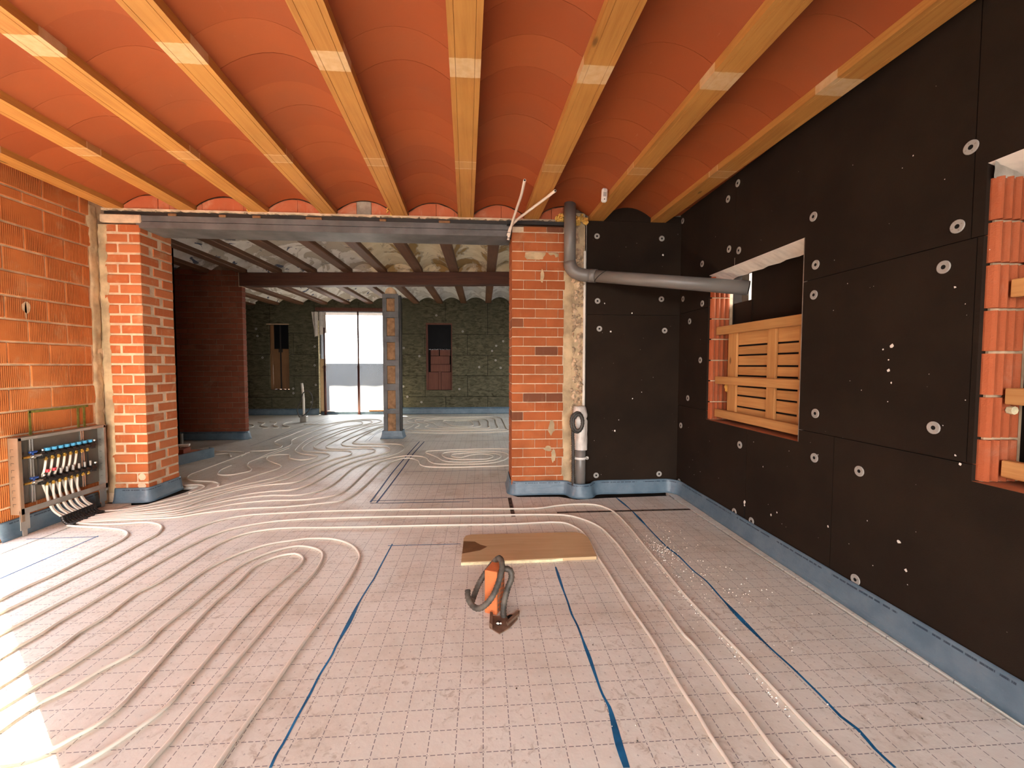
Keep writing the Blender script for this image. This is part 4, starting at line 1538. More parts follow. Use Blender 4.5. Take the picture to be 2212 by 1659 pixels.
# ------------------------------------------------------------------ heating manifold cabinet on the left wall
CB = tag(empty('manifold_cabinet', (-3.70, 3.93, 0)), 'open galvanised cabinet with the underfloor heating manifold on the left wall', 'manifold')
CX0, CX1, CY0, CY1, CZ0, CZ1 = LX + 0.001, -3.682, 3.555, 4.325, 0.185, 0.80


def cpart(m, name, mat, parent=CB, smooth=False):
    o = m.build(name, mat, smooth=smooth)
    if parent is CB:
        wparent(o, CB)
    else:
        o.parent = parent
        o.location = Vector(o.location) - Vector(CB.location) - Vector(parent.location)
    return o


m = MB()
m.box(CX0, CX0 + 0.004, CY0, CY1, 0.245, CZ1)
cpart(m, 'back_plate', 'galvanised_back')
m = MB()
m.box(CX0, CX1, CY0 - 0.002, CY0 + 0.002, CZ0, CZ1)
m.box(CX1 - 0.002, CX1 + 0.002, CY0 - 0.002, CY0 + 0.022, CZ0 - 0.06, CZ1)
sidep = cpart(m, 'side_panel', 'cabinet_brick_reflection')
for k in range(9):
    m = MB()
    m.box(CX0 + 0.02, CX1 - 0.035, CY0 - 0.0030, CY0 - 0.0022, 0.27 + k * 0.055, 0.273 + k * 0.055)
    m.box(CX0 + 0.02, CX0 + 0.0215, CY0 - 0.0030, CY0 - 0.0022, 0.25 + k * 0.055, 0.273 + k * 0.055)
    cpart(m, 'knockout', 'steel_dark', sidep)
m = MB()
m.box(CX0, CX1, CY1 - 0.002, CY1 + 0.002, CZ0, CZ1)
m.box(CX1 - 0.002, CX1 + 0.002, CY1 - 0.020, CY1 + 0.002, CZ0 - 0.03, CZ1)
sidep2 = cpart(m, 'side_panel', 'galvanised')
for k in range(7):
    m = MB()
    m.box(CX0 + 0.02, CX1 - 0.04, CY1 - 0.0032, CY1 - 0.0022, 0.30 + k * 0.06, 0.303 + k * 0.06)
    cpart(m, 'knockout', 'steel_dark', sidep2)
m = MB()
m.box(CX0, CX1, CY0, CY1, CZ1 - 0.002, CZ1 + 0.002)
m.box(CX1 - 0.002, CX1 + 0.002, CY0, CY1, CZ1 - 0.022, CZ1 + 0.002)
cpart(m, 'top_panel', 'galvanised')
m = MB()
m.box(CX1 - 0.03, CX1 + 0.002, CY0, CY1, CZ0 - 0.002, CZ0 + 0.002)
m.box(CX1 - 0.002, CX1 + 0.002, CY0, CY1, CZ0, CZ0 + 0.045)
cpart(m, 'bottom_rail', 'galvanised')
for (ya) in (CY0 - 0.002, CY1 - 0.075):
    m = MB()
    m.box(CX1 - 0.012, CX1 - 0.008, ya, ya + 0.07, 0.055, CZ0 + 0.03)
    m.box(CX1 - 0.014, CX1 - 0.010, ya + 0.015, ya + 0.05, 0.001, 0.08)
    cpart(m, 'foot', 'galvanised')
for ya in (3.692, 4.135):
    m = MB()
    m.box(CX0 + 0.006, CX0 + 0.020, ya, ya + 0.008, 0.24, 0.785)
    m.box(CX0 + 0.006, CX0 + 0.020, ya + 0.022, ya + 0.030, 0.24, 0.785)
    m.box(CX0 + 0.004, CX0 + 0.008, ya, ya + 0.030, 0.24, 0.785)
    cpart(m, 'mounting_rail', 'chrome')
BXX = -3.712
caps_y = [3.805 + 0.0555 * k for k in range(8)]
up_y = [3.79 + 0.0535 * k for k in range(8)]


def bar(z, nm):
    m = MB()
    m.tube([(BXX, 3.75, z), (BXX, 4.235, z)], 0.019, 10)
    for y in caps_y:
        m.cyl((BXX, y - 0.012, z + 0.002), (0, 1, 0), 0.025, 0.024, 8)
        m.cyl((BXX, y, z - 0.03), (0, 0, 1), 0.012, 0.06, 8)
    for dy in (0.0, 0.02):
        m.cyl((BXX, 4.215 + dy, z - 0.035), (0, 0, 1), 0.012, 0.055, 8)
    m.box(BXX - 0.03, BXX + 0.01, 3.745, 3.775, z - 0.03, z + 0.03)
    m.box(BXX - 0.03, BXX + 0.01, 4.20, 4.225, z - 0.03, z + 0.03)
    return cpart(m, nm, 'black_plastic', smooth=False)


ub = bar(0.625, 'supply_bar')
lb = bar(0.405, 'return_bar')
for k, y in enumerate(caps_y):
    m = MB()
    m.cyl((BXX, y, 0.655), (0, 0, 1), 0.021, 0.024, 14)
    cpart(m, 'flow_cap', 'blue_cap', ub)
    m = MB()
    if k < 2:
        m.cyl((BXX + 0.004, y - 0.01, 0.470), (0, 0, 1), 0.012, 0.02, 10)
        m.cyl((BXX + 0.004, y - 0.01, 0.488), (0, 0, 1), 0.017, 0.007, 12)
        cpart(m, 'gauge_cap', 'red_cap', lb)
    else:
        m.cyl((BXX + 0.004, y - 0.008, 0.435), (0, 0, 1), 0.008, 0.045, 8)
        cpart(m, 'flow_gauge', 'grey_plastic', lb)
    for (par, z) in ((ub, 0.575), (lb, 0.358)):
        m = MB()
        m.cyl((BXX, up_y[k], z), (0, 0, 1), 0.0095, 0.03, 8)
        m.cyl((BXX, up_y[k], z + 0.006), (0, 0, 1), 0.013, 0.012, 6)
        cpart(m, 'brass_fitting', 'brass', par)
for (par, z) in ((ub, 0.63), (lb, 0.415)):
    m = MB()
    m.cyl((BXX, 3.75, z), (0, -1, 0), 0.013, 0.09, 10)
    m.cyl((BXX, 3.70, z - 0.006), (0, -1, 0), 0.018, 0.02, 8)
    cpart(m, 'valve_body', 'chrome', par)
    m = MB()
    m.cyl((BXX, 3.662, z), (0, -1, 0), 0.012, 0.05, 10, r2=0.008)
    cpart(m, 'valve_tail', 'brass', par)
    m = MB()
    m.cbox(BXX - 0.01, BXX + 0.014, 3.66, 3.72, z + 0.026, z + 0.045, 0.006)
    m.cyl((BXX, 3.69, z + 0.01), (0, 0, 1), 0.007, 0.02, 8)
    cpart(m, 'valve_handle', 'blue_handle', par)
    for (xv, yv, rv) in ((0.012, 4.225, 0.012), (0.004, 3.765, 0.010)):
        m = MB()
        m.cyl((BXX + xv, yv, z + 0.032), (0, 0, 1), rv, 0.012, 10)
        cpart(m, 'vent_cap', 'chrome', par)
for ya in (3.745, 4.185):
    m = MB()
    m.tube([(CX0 + 0.03, ya, 0.60), (CX0 + 0.03, ya, 0.42)], 0.006, 6)
    cpart(m, 'spacer', 'steel_dark')
# connecting tails: six from each bar, dropping to the floor
DROP = [(-3.585, 3.80), (-3.588, 3.83), (-3.59, 3.858), (-3.592, 3.885), (-3.594, 3.912), (-3.596, 3.94), (-3.598, 3.966), (-3.60, 3.992), (-3.602, 4.02), (-3.604, 4.05), (-3.606, 4.08), (-3.608, 4.11)]
for k in range(6):
    yb, yt = DROP[2 * k], DROP[2 * k + 1]
    m = MB()
    m.tube(smooth_path([(BXX, up_y[k], 0.36), (BXX + 0.002, up_y[k] - 0.004, 0.26), (BXX + 0.035, up_y[k] * 0.6 + yb[1] * 0.4, 0.14), (yb[0] - 0.025, yb[1], 0.075)], 0.02), 0.0088, 8)
    cpart(m, 'tail_pipe', 'pipe_white', smooth=True)
    m = MB()
    m.tube(smooth_path([(BXX, up_y[k], 0.578), (BXX - 0.002, up_y[k] - 0.012, 0.50), (BXX - 0.024, up_y[k] - 0.016, 0.42), (BXX - 0.024, up_y[k] + 0.006, 0.32), (BXX - 0.005, up_y[k] + 0.022, 0.22), (BXX + 0.04, up_y[k] * 0.6 + yt[1] * 0.4, 0.13), (yt[0] - 0.025, yt[1], 0.075)], 0.02), 0.0088, 8)
    cpart(m, 'tail_pipe', 'pipe_white', smooth=True)
for k, (x, y) in enumerate(DROP):
    m = MB()
    p = smooth_path([(x - 0.027, y, 0.085), (x - 0.01, y - 0.004, 0.045), (x + 0.025, y - 0.008, 0.018), (x + 0.065, y - 0.002, 0.013)], 0.006)
    m.tube(p, [0.0135 + 0.0012 * math.sin(i * 2.2) for i in range(len(p))], 8)
    cpart(m, 'sleeve', 'black_plastic')

# ------------------------------------------------------------------ underfloor heating pipes
DATA_PIPES = {
    'first loop leaving the manifold': [(-3.553, 3.775), (-3.413, 3.743), (-3.226, 3.707), (-3.053, 3.662), (-2.952, 3.613), (-2.879, 3.541), (-2.839, 3.449), (-2.827, 3.277), (-2.822, 3.067), (-2.817, 2.883), (-2.829, 2.737), (-2.825, 2.591)],
    'second loop leaving the manifold': [(-3.555, 3.841), (-3.351, 3.792), (-3.131, 3.783), (-2.956, 3.808), (-2.837, 3.778), (-2.73, 3.697), (-2.676, 3.609), (-2.641, 3.499), (-2.646, 3.406), (-2.628, 3.093), (-2.645, 2.871), (-2.654, 2.636), (-2.675, 2.451)],
    'outer run of the right-hand trio': [(1.263, 1.285), (1.245, 1.434), (1.239, 1.625), (1.233, 1.858), (1.223, 2.066), (1.217, 2.226), (1.214, 2.421), (1.226, 2.683), (1.234, 2.992), (1.25, 3.449), (1.237, 3.78), (1.207, 3.883), (1.117, 4.003), (0.953, 4.035), (0.738, 4.007), (0.523, 3.942), (-0.074, 3.968), (-1.067, 3.995), (-1.495, 3.994), (-1.921, 3.963), (-2.139, 3.933), (-2.268, 3.875), (-2.36, 3.786), (-2.405, 3.684), (-2.426, 3.573), (-2.426, 2.983), (-2.416, 2.772), (-2.442, 2.565), (-2.453, 2.364), (-2.467, 2.255)],
    'middle run of the right-hand trio': [(1.054, 1.299), (1.044, 1.355), (1.044, 1.437), (1.047, 1.568), (1.043, 1.625), (1.046, 1.725), (1.044, 1.825), (1.04, 1.944), (1.029, 1.997), (1.028, 2.137), (1.032, 2.306), (1.032, 2.492), (1.033, 2.696), (1.039, 2.894), (1.04, 3.063), (1.027, 3.252), (1.002, 3.428), (0.953, 3.545), (0.881, 3.65), (0.783, 3.731), (0.671, 3.759), (-0.071, 3.788), (-1.018, 3.809), (-1.424, 3.803), (-1.668, 3.788), (-1.872, 3.745), (-2.022, 3.673), (-2.127, 3.594), (-2.189, 3.49), (-2.218, 3.377), (-2.24, 3.238), (-2.259, 3.009), (-2.26, 2.795), (-2.262, 2.609), (-2.264, 2.448), (-2.268, 2.329), (-2.259, 2.241), (-2.268, 2.142), (-2.271, 2.071)],
    'inner run of the right-hand trio': [(0.852, 1.313), (0.851, 1.365), (0.846, 1.44), (0.85, 1.537), (0.846, 1.625), (0.846, 1.709), (0.848, 1.822), (0.852, 1.944), (0.847, 2.092), (0.84, 2.22), (0.837, 2.363), (0.835, 2.545), (0.833, 2.721), (0.828, 2.909), (0.837, 3.106), (0.833, 3.248), (0.821, 3.368), (0.785, 3.461), (0.723, 3.551), (0.639, 3.576), (0.234, 3.56), (-0.489, 3.576), (-0.957, 3.577), (-1.344, 3.585), (-1.639, 3.596), (-1.816, 3.565), (-1.952, 3.487), (-2.025, 3.352), (-2.044, 3.225), (-2.045, 3.015), (-2.055, 2.732), (-2.086, 2.612), (-2.062, 2.373), (-2.075, 2.239), (-2.059, 2.117), (-2.065, 1.981), (-2.075, 1.886)],
    'outer of the three nested bends': [(-1.942, 1.762), (-1.923, 1.852), (-1.893, 1.942), (-1.878, 2.034), (-1.866, 2.125), (-1.855, 2.237), (-1.863, 2.801), (-1.858, 2.898), (-1.828, 3.02), (-1.767, 3.151), (-1.643, 3.279), (-1.474, 3.34), (-1.424, 3.358), (-1.228, 3.353), (-1.075, 3.28), (-0.965, 3.168), (-0.887, 3.024), (-0.87, 2.908), (-0.86, 2.745), (-0.866, 2.478), (-0.882, 2.209), (-0.892, 2.045), (-0.901, 1.732), (-0.91, 1.564), (-0.913, 1.438)],
    'middle of the three nested bends': [(-1.826, 1.652), (-1.817, 1.746), (-1.754, 1.856), (-1.723, 1.957), (-1.677, 2.04), (-1.661, 2.122), (-1.677, 2.237), (-1.673, 2.433), (-1.674, 2.628), (-1.669, 2.894), (-1.644, 3.007), (-1.569, 3.127), (-1.465, 3.208), (-1.4, 3.226), (-1.255, 3.173), (-1.178, 3.097), (-1.138, 2.988), (-1.118, 2.818), (-1.138, 2.551), (-1.142, 2.354), (-1.145, 2.026), (-1.146, 1.826), (-1.148, 1.636), (-1.145, 1.556), (-1.152, 1.451)],
    'inner of the three nested bends': [(-1.672, 1.508), (-1.608, 1.514), (-1.551, 1.544), (-1.514, 1.594), (-1.48, 1.641), (-1.462, 1.715), (-1.474, 1.837), (-1.496, 1.989), (-1.521, 2.168), (-1.552, 2.491), (-1.549, 2.682), (-1.56, 2.851), (-1.56, 2.915), (-1.516, 3.019), (-1.452, 3.076), (-1.369, 3.096), (-1.301, 3.045), (-1.265, 2.982), (-1.26, 2.885), (-1.284, 2.712), (-1.308, 2.448), (-1.292, 2.042), (-1.283, 1.915), (-1.28, 1.831), (-1.274, 1.723), (-1.296, 1.642), (-1.32, 1.593), (-1.354, 1.524), (-1.395, 1.473)],
    'first of the bundle running to the back room': [(-3.596, 4.133), (-3.399, 4.17), (-3.166, 4.49), (-2.997, 4.85), (-2.901, 5.055), (-2.829, 5.341), (-2.765, 5.529), (-2.713, 5.733), (-2.766, 5.883), (-2.932, 6.048), (-3.17, 6.312), (-3.222, 6.511), (-3.129, 6.598), (-2.978, 6.589), (-2.854, 6.353), (-2.614, 6.208), (-2.504, 6.304), (-2.489, 6.437), (-2.571, 6.525), (-2.788, 6.624), (-2.996, 6.856), (-3.07, 7.05), (-3.226, 7.845), (-3.225, 8.664), (-3.106, 9.41), (-2.857, 9.825), (-2.848, 10.111), (-2.991, 10.399), (-3.247, 10.414), (-3.452, 9.59), (-3.513, 8.364), (-3.49, 7.861), (-3.311, 7.407), (-3.285, 7.064), (-3.318, 6.706), (-3.304, 6.128)],
    'second of the bundle running to the back room': [(-3.54, 4.016), (-3.374, 4.118), (-3.075, 4.359), (-2.969, 4.587), (-2.835, 4.815), (-2.671, 5.04), (-2.541, 5.232), (-2.482, 5.445), (-2.491, 5.747), (-2.412, 6.071), (-2.337, 6.364), (-2.355, 6.549), (-2.501, 6.704), (-2.831, 6.825), (-2.973, 7.044), (-3.071, 7.576), (-3.031, 8.412), (-2.893, 9.457), (-2.687, 9.967), (-2.684, 10.333), (-2.852, 10.586), (-3.193, 10.656), (-3.532, 10.242), (-3.771, 9.315), (-3.767, 8.38), (-3.735, 7.744), (-3.649, 7.574), (-3.413, 7.319), (-3.366, 7.015), (-3.524, 6.92), (-3.717, 6.901)],
    'third of the bundle running to the back room': [(-3.542, 3.966), (-3.354, 4.071), (-3.018, 4.277), (-2.845, 4.601), (-2.704, 4.831), (-2.504, 5.001), (-2.367, 5.191), (-2.33, 5.468), (-2.306, 5.735), (-2.248, 6.021), (-2.17, 6.266), (-2.044, 6.53), (-2.091, 6.748), (-2.228, 6.859), (-2.632, 6.948), (-2.826, 7.168), (-2.881, 7.404), (-2.882, 8.726), (-2.707, 9.505), (-2.497, 10.182), (-2.505, 10.516), (-2.702, 10.754), (-3.066, 10.776), (-3.414, 10.352), (-3.718, 9.918), (-4.169, 10.01)],
    'fourth of the bundle running to the back room': [(-3.541, 3.94), (-3.337, 4.029), (-2.935, 4.158), (-2.829, 4.468), (-2.705, 4.708), (-2.524, 4.896), (-2.211, 5.01), (-2.142, 5.206), (-2.104, 5.722), (-2.04, 6.048), (-1.921, 6.383), (-1.732, 6.705), (-1.759, 6.893), (-1.901, 7.032), (-2.313, 6.992), (-2.552, 7.062), (-2.659, 7.249), (-2.676, 7.745), (-2.64, 8.797), (-2.51, 9.636), (-2.226, 9.94), (-2.006, 9.521), (-1.872, 9.816), (-1.719, 9.807), (-1.609, 9.8), (-1.628, 9.283), (-1.65, 9.013), (-1.481, 8.898), (-0.873, 8.772), (-0.28, 8.787), (0.322, 8.855), (0.527, 8.882)],
    'fifth of the bundle running to the back room': [(-3.542, 3.887), (-3.323, 3.991), (-2.89, 4.093), (-2.695, 4.355), (-2.546, 4.545), (-2.336, 4.661), (-2.088, 4.726), (-2.009, 4.878), (-1.966, 5.153), (-1.928, 5.711), (-1.829, 6.075), (-1.637, 6.411), (-1.49, 6.72), (-1.535, 6.976), (-1.669, 7.141), (-2.048, 7.176), (-2.358, 7.276), (-2.479, 7.477), (-2.507, 7.761), (-2.393, 8.868), (-2.258, 9.559), (-2.066, 9.757)],
    'sixth of the bundle running to the back room': [(-3.541, 3.868), (-3.306, 3.951), (-2.844, 4.027), (-2.696, 4.255), (-2.534, 4.406), (-2.265, 4.518), (-1.93, 4.519), (-1.785, 4.672), (-1.732, 4.924), (-1.734, 5.699), (-1.642, 6.063), (-1.428, 6.352), (-1.306, 6.729), (-1.326, 7.12), (-1.468, 7.341), (-2.117, 7.417), (-2.288, 7.502), (-2.324, 7.696), (-2.323, 8.609), (-2.24, 9.359), (-2.06, 9.589)],
    'seventh of the bundle running to the back room': [(-3.541, 3.84), (-3.29, 3.911), (-2.807, 3.974), (-2.649, 4.085), (-2.45, 4.259), (-2.178, 4.341), (-1.797, 4.358), (-1.595, 4.452), (-1.523, 4.598), (-1.514, 5.685), (-1.481, 6.012), (-1.35, 6.257), (-1.18, 6.382), (-0.947, 6.345), (-0.83, 6.215), (-0.761, 5.996), (-0.65, 5.844), (-0.318, 5.795), (0.079, 5.826), (0.286, 5.977), (0.395, 6.287), (0.37, 6.481), (0.241, 6.605), (-0.062, 6.668), (-0.364, 6.665), (-0.513, 6.637), (-0.61, 6.557), (-0.626, 6.446), (-0.569, 6.263), (-0.446, 6.128), (-0.195, 6.081), (0.055, 6.096), (0.156, 6.236), (0.137, 6.351), (0.014, 6.448), (-0.133, 6.422), (-0.313, 6.227)],
    'eighth of the bundle running to the back room': [(-3.537, 3.822), (-3.277, 3.875), (-2.769, 3.918), (-2.602, 4.011), (-2.305, 4.109), (-1.896, 4.145), (-1.616, 4.224), (-1.429, 4.313), (-1.329, 5.673), (-1.285, 6.04), (-1.152, 6.227), (-1.035, 6.196), (-0.921, 6.036), (-0.86, 5.802), (-0.76, 5.687), (-0.436, 5.629), (-0.053, 5.642), (0.371, 5.696), (0.493, 5.976), (0.551, 6.498), (0.443, 6.804), (0.093, 6.849), (-0.373, 6.816), (-0.751, 6.763), (-0.9, 6.691), (-0.898, 6.618), (-0.788, 6.443), (-0.665, 6.236), (-0.577, 6.044), (-0.46, 5.947), (-0.19, 5.912), (0.012, 5.947), (0.193, 6.056), (0.27, 6.229), (0.248, 6.398), (0.088, 6.527), (-0.136, 6.57), (-0.356, 6.506), (-0.469, 6.443), (-0.476, 6.342), (-0.412, 6.24), (-0.312, 6.214)],
    'curl beside the left pillar': [(-3.484, 4.907), (-3.433, 4.955), (-3.294, 4.983), (-3.212, 4.967), (-3.148, 4.901), (-3.123, 4.784), (-3.149, 4.658)],
    'bend behind the left pillar': [(-3.006, 4.912), (-3.068, 5.027), (-3.163, 5.099), (-3.448, 5.174), (-3.583, 5.281), (-3.661, 5.426), (-3.673, 5.689), (-3.674, 6.259), (-3.676, 6.808)],
    'hook in the middle of the passage': [(-3.202, 7.092), (-3.249, 6.587), (-3.308, 6.153), (-3.244, 5.951), (-3.05, 5.684), (-3.019, 5.579), (-3.043, 5.534), (-3.151, 5.412), (-3.306, 5.434), (-3.42, 5.638), (-3.447, 5.926)],
    'pair of turns by the low step': [(-4.118, 6.689), (-3.958, 6.747), (-3.873, 6.626), (-3.793, 6.529)],
    'long turn by the low step': [(-4.262, 6.925), (-3.95, 6.906), (-3.758, 6.813), (-3.665, 6.661), (-3.646, 6.538)],
    'spiral on the right of the back room': [(-1.61, 8.631), (-0.849, 8.525), (-0.078, 8.526), (0.525, 8.688), (0.522, 9.155), (0.51, 10.169), (0.47, 10.873), (0.279, 11.168), (-0.608, 11.177), (-1.358, 11.159), (-1.829, 11.006), (-1.817, 10.305), (-1.518, 9.922), (-1.453, 9.637), (-1.477, 9.177), (-1.295, 8.978), (-0.687, 8.915), (-0.082, 8.905), (0.223, 8.94), (0.326, 9.07), (0.325, 9.845), (0.294, 10.767), (0.149, 10.971), (-0.597, 10.974), (-1.326, 10.899), (-1.659, 10.69), (-1.632, 10.294), (-1.322, 9.942), (-1.251, 9.702), (-1.282, 9.405), (-1.075, 9.153), (-0.494, 9.064), (-0.083, 9.067), (0.125, 9.165), (0.141, 9.543), (0.118, 10.458), (-0.025, 10.746), (-0.584, 10.741), (-1.294, 10.632), (-1.455, 10.424), (-1.147, 9.964), (-1.072, 9.691), (-0.887, 9.338), (-0.503, 9.244), (-0.19, 9.268), (-0.069, 9.406), (-0.074, 10.033), (-0.143, 10.473), (-0.573, 10.535), (-0.966, 10.431), (-0.818, 9.913), (-0.647, 9.514), (-0.385, 9.425), (-0.242, 9.49), (-0.247, 10.043), (-0.329, 10.34), (-0.678, 10.326)],
    'leftmost curl by the back window': [(-5.506, 10.089), (-5.295, 9.969), (-5.175, 9.794), (-5.123, 9.589), (-5.206, 9.535)],
    'second curl by the back window': [(-5.4, 10.398), (-5.196, 10.294), (-5.034, 9.827), (-4.698, 9.466), (-4.791, 9.376)],
    'third curl by the back window': [(-5.154, 10.454), (-4.939, 10.325), (-4.783, 9.875), (-4.483, 9.453), (-4.564, 9.363)],
    'fourth curl by the back window': [(-4.649, 10.495), (-4.667, 10.195), (-4.594, 9.906), (-4.258, 9.479), (-4.366, 9.351)],
}
DATA_MARKS = {
    'a': [(-0.7, 3.237), (-0.706, 2.82), (-0.706, 2.709), (-0.713, 2.616), (-0.722, 2.432), (-0.72, 2.241), (-0.724, 2.048), (-0.721, 1.998), (-0.73, 1.858), (-0.728, 1.762), (-0.731, 1.632), (-0.731, 1.523), (-0.735, 1.481), (-0.731, 1.431)],
    'b': [(-0.728, 3.206), (-0.172, 3.202)],
    'c': [(0.5, 2.786), (0.496, 2.495), (0.497, 2.349), (0.494, 2.242), (0.503, 2.136), (0.504, 1.958), (0.505, 1.897), (0.503, 1.774), (0.503, 1.669), (0.512, 1.603), (0.507, 1.536), (0.497, 1.435), (0.494, 1.347)],
    'd': [(1.4, 4.237), (1.421, 3.882), (1.419, 3.639), (1.409, 3.316), (1.407, 3.044), (1.424, 2.888), (1.422, 2.676), (1.436, 2.532), (1.423, 2.357), (1.411, 2.133), (1.409, 2.044), (1.411, 1.87), (1.418, 1.774), (1.419, 1.647), (1.418, 1.58), (1.413, 1.493), (1.428, 1.435), (1.417, 1.355), (1.421, 1.283)],
    'e': [(-1.144, 7.621), (-1.164, 6.051), (-1.163, 5.355), (-1.144, 4.681), (-1.135, 4.253)],
    'f': [(-1.059, 7.616), (-1.084, 6.467), (-1.071, 5.562), (-1.066, 4.637), (-1.067, 4.232)],
    'g': [(-1.148, 4.303), (-0.511, 4.294), (0.259, 4.312)],
    'h': [(-1.126, 4.22), (-0.132, 4.203)],
    'i': [(-1.068, 4.859), (-0.334, 4.854), (0.319, 4.9)],
    'i2': [(-1.025, 5.461), (0.356, 5.471)],
    'j': [(-3.623, 3.522), (-3.093, 3.533)],
    'k': [(-3.11, 3.552), (-3.116, 3.272), (-3.122, 2.87)],
    'l': [(-1.5, 8.443), (-0.641, 8.311), (0.543, 8.342)],
    'm': [(-1.622, 7.686), (-0.59, 7.641), (0.5, 7.681)],
    'n': [(-3.958, 7.352), (-3.97, 7.941), (-4.081, 9.393), (-4.035, 11.221)],
    'o': [(-3.97, 7.941), (-3.934, 8.931), (-3.928, 10.569)],
    'p': [(-2.076, 7.731), (-2.137, 8.49), (-2.113, 8.997)],
    'q': [(-2.137, 7.695), (-2.169, 8.413), (-2.178, 9.279)],
}
EXT_START = {'outer run of the right-hand trio', 'middle run of the right-hand trio', 'inner run of the right-hand trio'}
EXT_BOTH = {'outer of the three nested bends', 'middle of the three nested bends', 'inner of the three nested bends'}
EXT_END = {'first loop leaving the manifold', 'second loop leaving the manifold'} | EXT_START
for name, pts in DATA_PIPES.items():
    pts = [tuple(p) for p in pts]
    if name in EXT_START:
        a = pts[0]
        pts = [(a[0] + 0.01, a[1] - 2.0), (a[0] + 0.005, a[1] - 0.5)] + pts
    if name in EXT_END:
        a, c = pts[-1], pts[-2]
        pts += [(a[0] + (a[0] - c[0]) * 2, a[1] - 1.0)]
    if name in EXT_BOTH:
        a = pts[0]
        c = pts[1]
        dl = Vector((a[0] - c[0], a[1] - c[1])).normalized()
        pts = [(a[0] + dl.x * 0.6 - 0.1, a[1] + dl.y * 0.6), (a[0] + dl.x * 0.2, a[1] + dl.y * 0.2)] + pts
        a, c = pts[-1], pts[-2]
        if name.startswith('inner'):
            pts += [(a[0] - 0.15, a[1] - 0.13), (a[0] - 0.6, a[1] - 0.35)]
        else:
            pts += [(a[0] - 0.005, a[1] - 0.5), (a[0] - 0.02, a[1] - 1.2)]
    far = min(p[1] for p in pts) > 4.5
    r = 0.0085
    path = smooth_path([(x, y, r + 0.001) for x, y in pts], 0.035)
    m = MB()
    m.tube(path, r, 8)
    o = m.build('heating_pipe', 'pipe_white', smooth=True)
    tag(o, 'white underfloor heating pipe on the film, ' + name, 'pipe', 'underfloor heating pipes')

# ------------------------------------------------------------------ marker lines drawn on the film
def ribbon(path, wfun, z=0.0012):
    m = MB()
    P_ = smooth_path([(x, y, z) for x, y in path], 0.03)
    L = 0
    for i, p in enumerate(P_):
        d = (P_[min(i + 1, len(P_) - 1)] - P_[max(i - 1, 0)]).normalized()
        n_ = Vector((-d.y, d.x, 0))
        if i:
            L += (P_[i] - P_[i - 1]).length
        w = wfun(L) / 2
        m.v.append(tuple(p + n_ * w))
        m.v.append(tuple(p - n_ * w))
    for i in range(len(P_) - 1):
        a = 2 * i
        m.f.append((a, a + 2, a + 3, a + 1))
        m.mi.append(0)
    return m


WID = {'a': 0.016, 'b': 0.009, 'c': 0.017, 'd': 0.018, 'j': 0.008, 'k': 0.010, 'e': 0.018, 'f': 0.018, 'g': 0.013, 'h': 0.013}
for key, pts in DATA_MARKS.items():
    w0 = WID.get(key, 0.010)
    sd_ = hash(key) % 97 if False else sum(map(ord, key))
    fn = (lambda L, w0=w0, sd_=sd_: w0 * (0.62 + 2.0 * max(0.0, mnoise.noise(Vector((L * 2.6, sd_, 0)))))) if key in 'acd' else (lambda L, w0=w0: w0)
    m = ribbon(pts, fn)
    m.build('marker_line', 'marker_blue' if key in ('a', 'b', 'c', 'd', 'j', 'k') else 'marker_navy', floor)

# ================================================================== BACK ROOM
def gz(x):               # the old ceiling rises a little to the right
    return 3.065 + 0.0204 * (x + 4.4)


c2 = struct(empty('ceiling', (-2, 8, 3.1)), 'old plastered vaults between dark beams in the back room')
OB = [-6.30 + 0.651 * k - 0.085 + 0.06 for k in range(15)]     # beam centres at the girder
OB = [x for x in [-4.37 - 0.648 * 3, -4.37 - 0.648 * 2, -4.37 - 0.648, -4.37, -3.755, -3.13, -2.489, -1.862, -1.20, -0.537, 0.166, 0.83, 1.48, 2.13] if x > -6.6]
SH2 = 0.006
for i in range(len(OB) - 1):
    xl, xr = OB[i] + 0.085, OB[i + 1] - 0.085
    xc, w = (xl + xr) / 2, xr - xl + 0.01
    me = vault_mesh(w, 7.2 if xc > -4.8 else 5.2, 0.03, rise=0.11, shear=0.0, mat='peeling_plaster')
    z = gz(xc) + 0.055
    wparent(link('vault', me, None, (xc, 12.0, z)), c2)
m = MB()
m.box(-7.15, OB[0] + 0.1, 6.75, 12.1, 3.06, 3.2)
m.box(OB[-1] - 0.1, 3.4, 4.8, 12.1, 3.2, 3.3)
wparent(m.build('vault_edge', 'peeling_plaster'), c2)
names = {3: 'at the brick pier', 4: 'second from the brick pier', 5: 'third from the brick pier', 6: 'fourth from the brick pier', 7: 'directly above the steel column', 8: 'first to the right of the steel column', 9: 'second to the right of the steel column', 10: 'last before the right brick pillar', 2: 'deep in the dark left corner', 1: 'furthest left in the dark'}
for i, x in enumerate(OB):
    if x > 1.0:
        continue
    for (ya, yb, part) in ((4.78, 8.0, 'front'), (8.18, 12.0, 'rear')):
        if x < -4.75 and part == 'front':
            ya = 6.80
        m = MB()
        m.cbox(-0.085, 0.085, ya - 8.1, yb - 8.1, 0, 0.17, 0.012)
        o = m.build('old_beam', 'old_dark_beam', loc=(x, 8.1, gz(x)))
        where = names.get(i, 'at the far left')
        tag(o, ('dark old ceiling beam in front of the girder, ' if part == 'front' else 'dark old ceiling beam behind the girder, ') + where, 'beam', 'old dark beams of the back room')

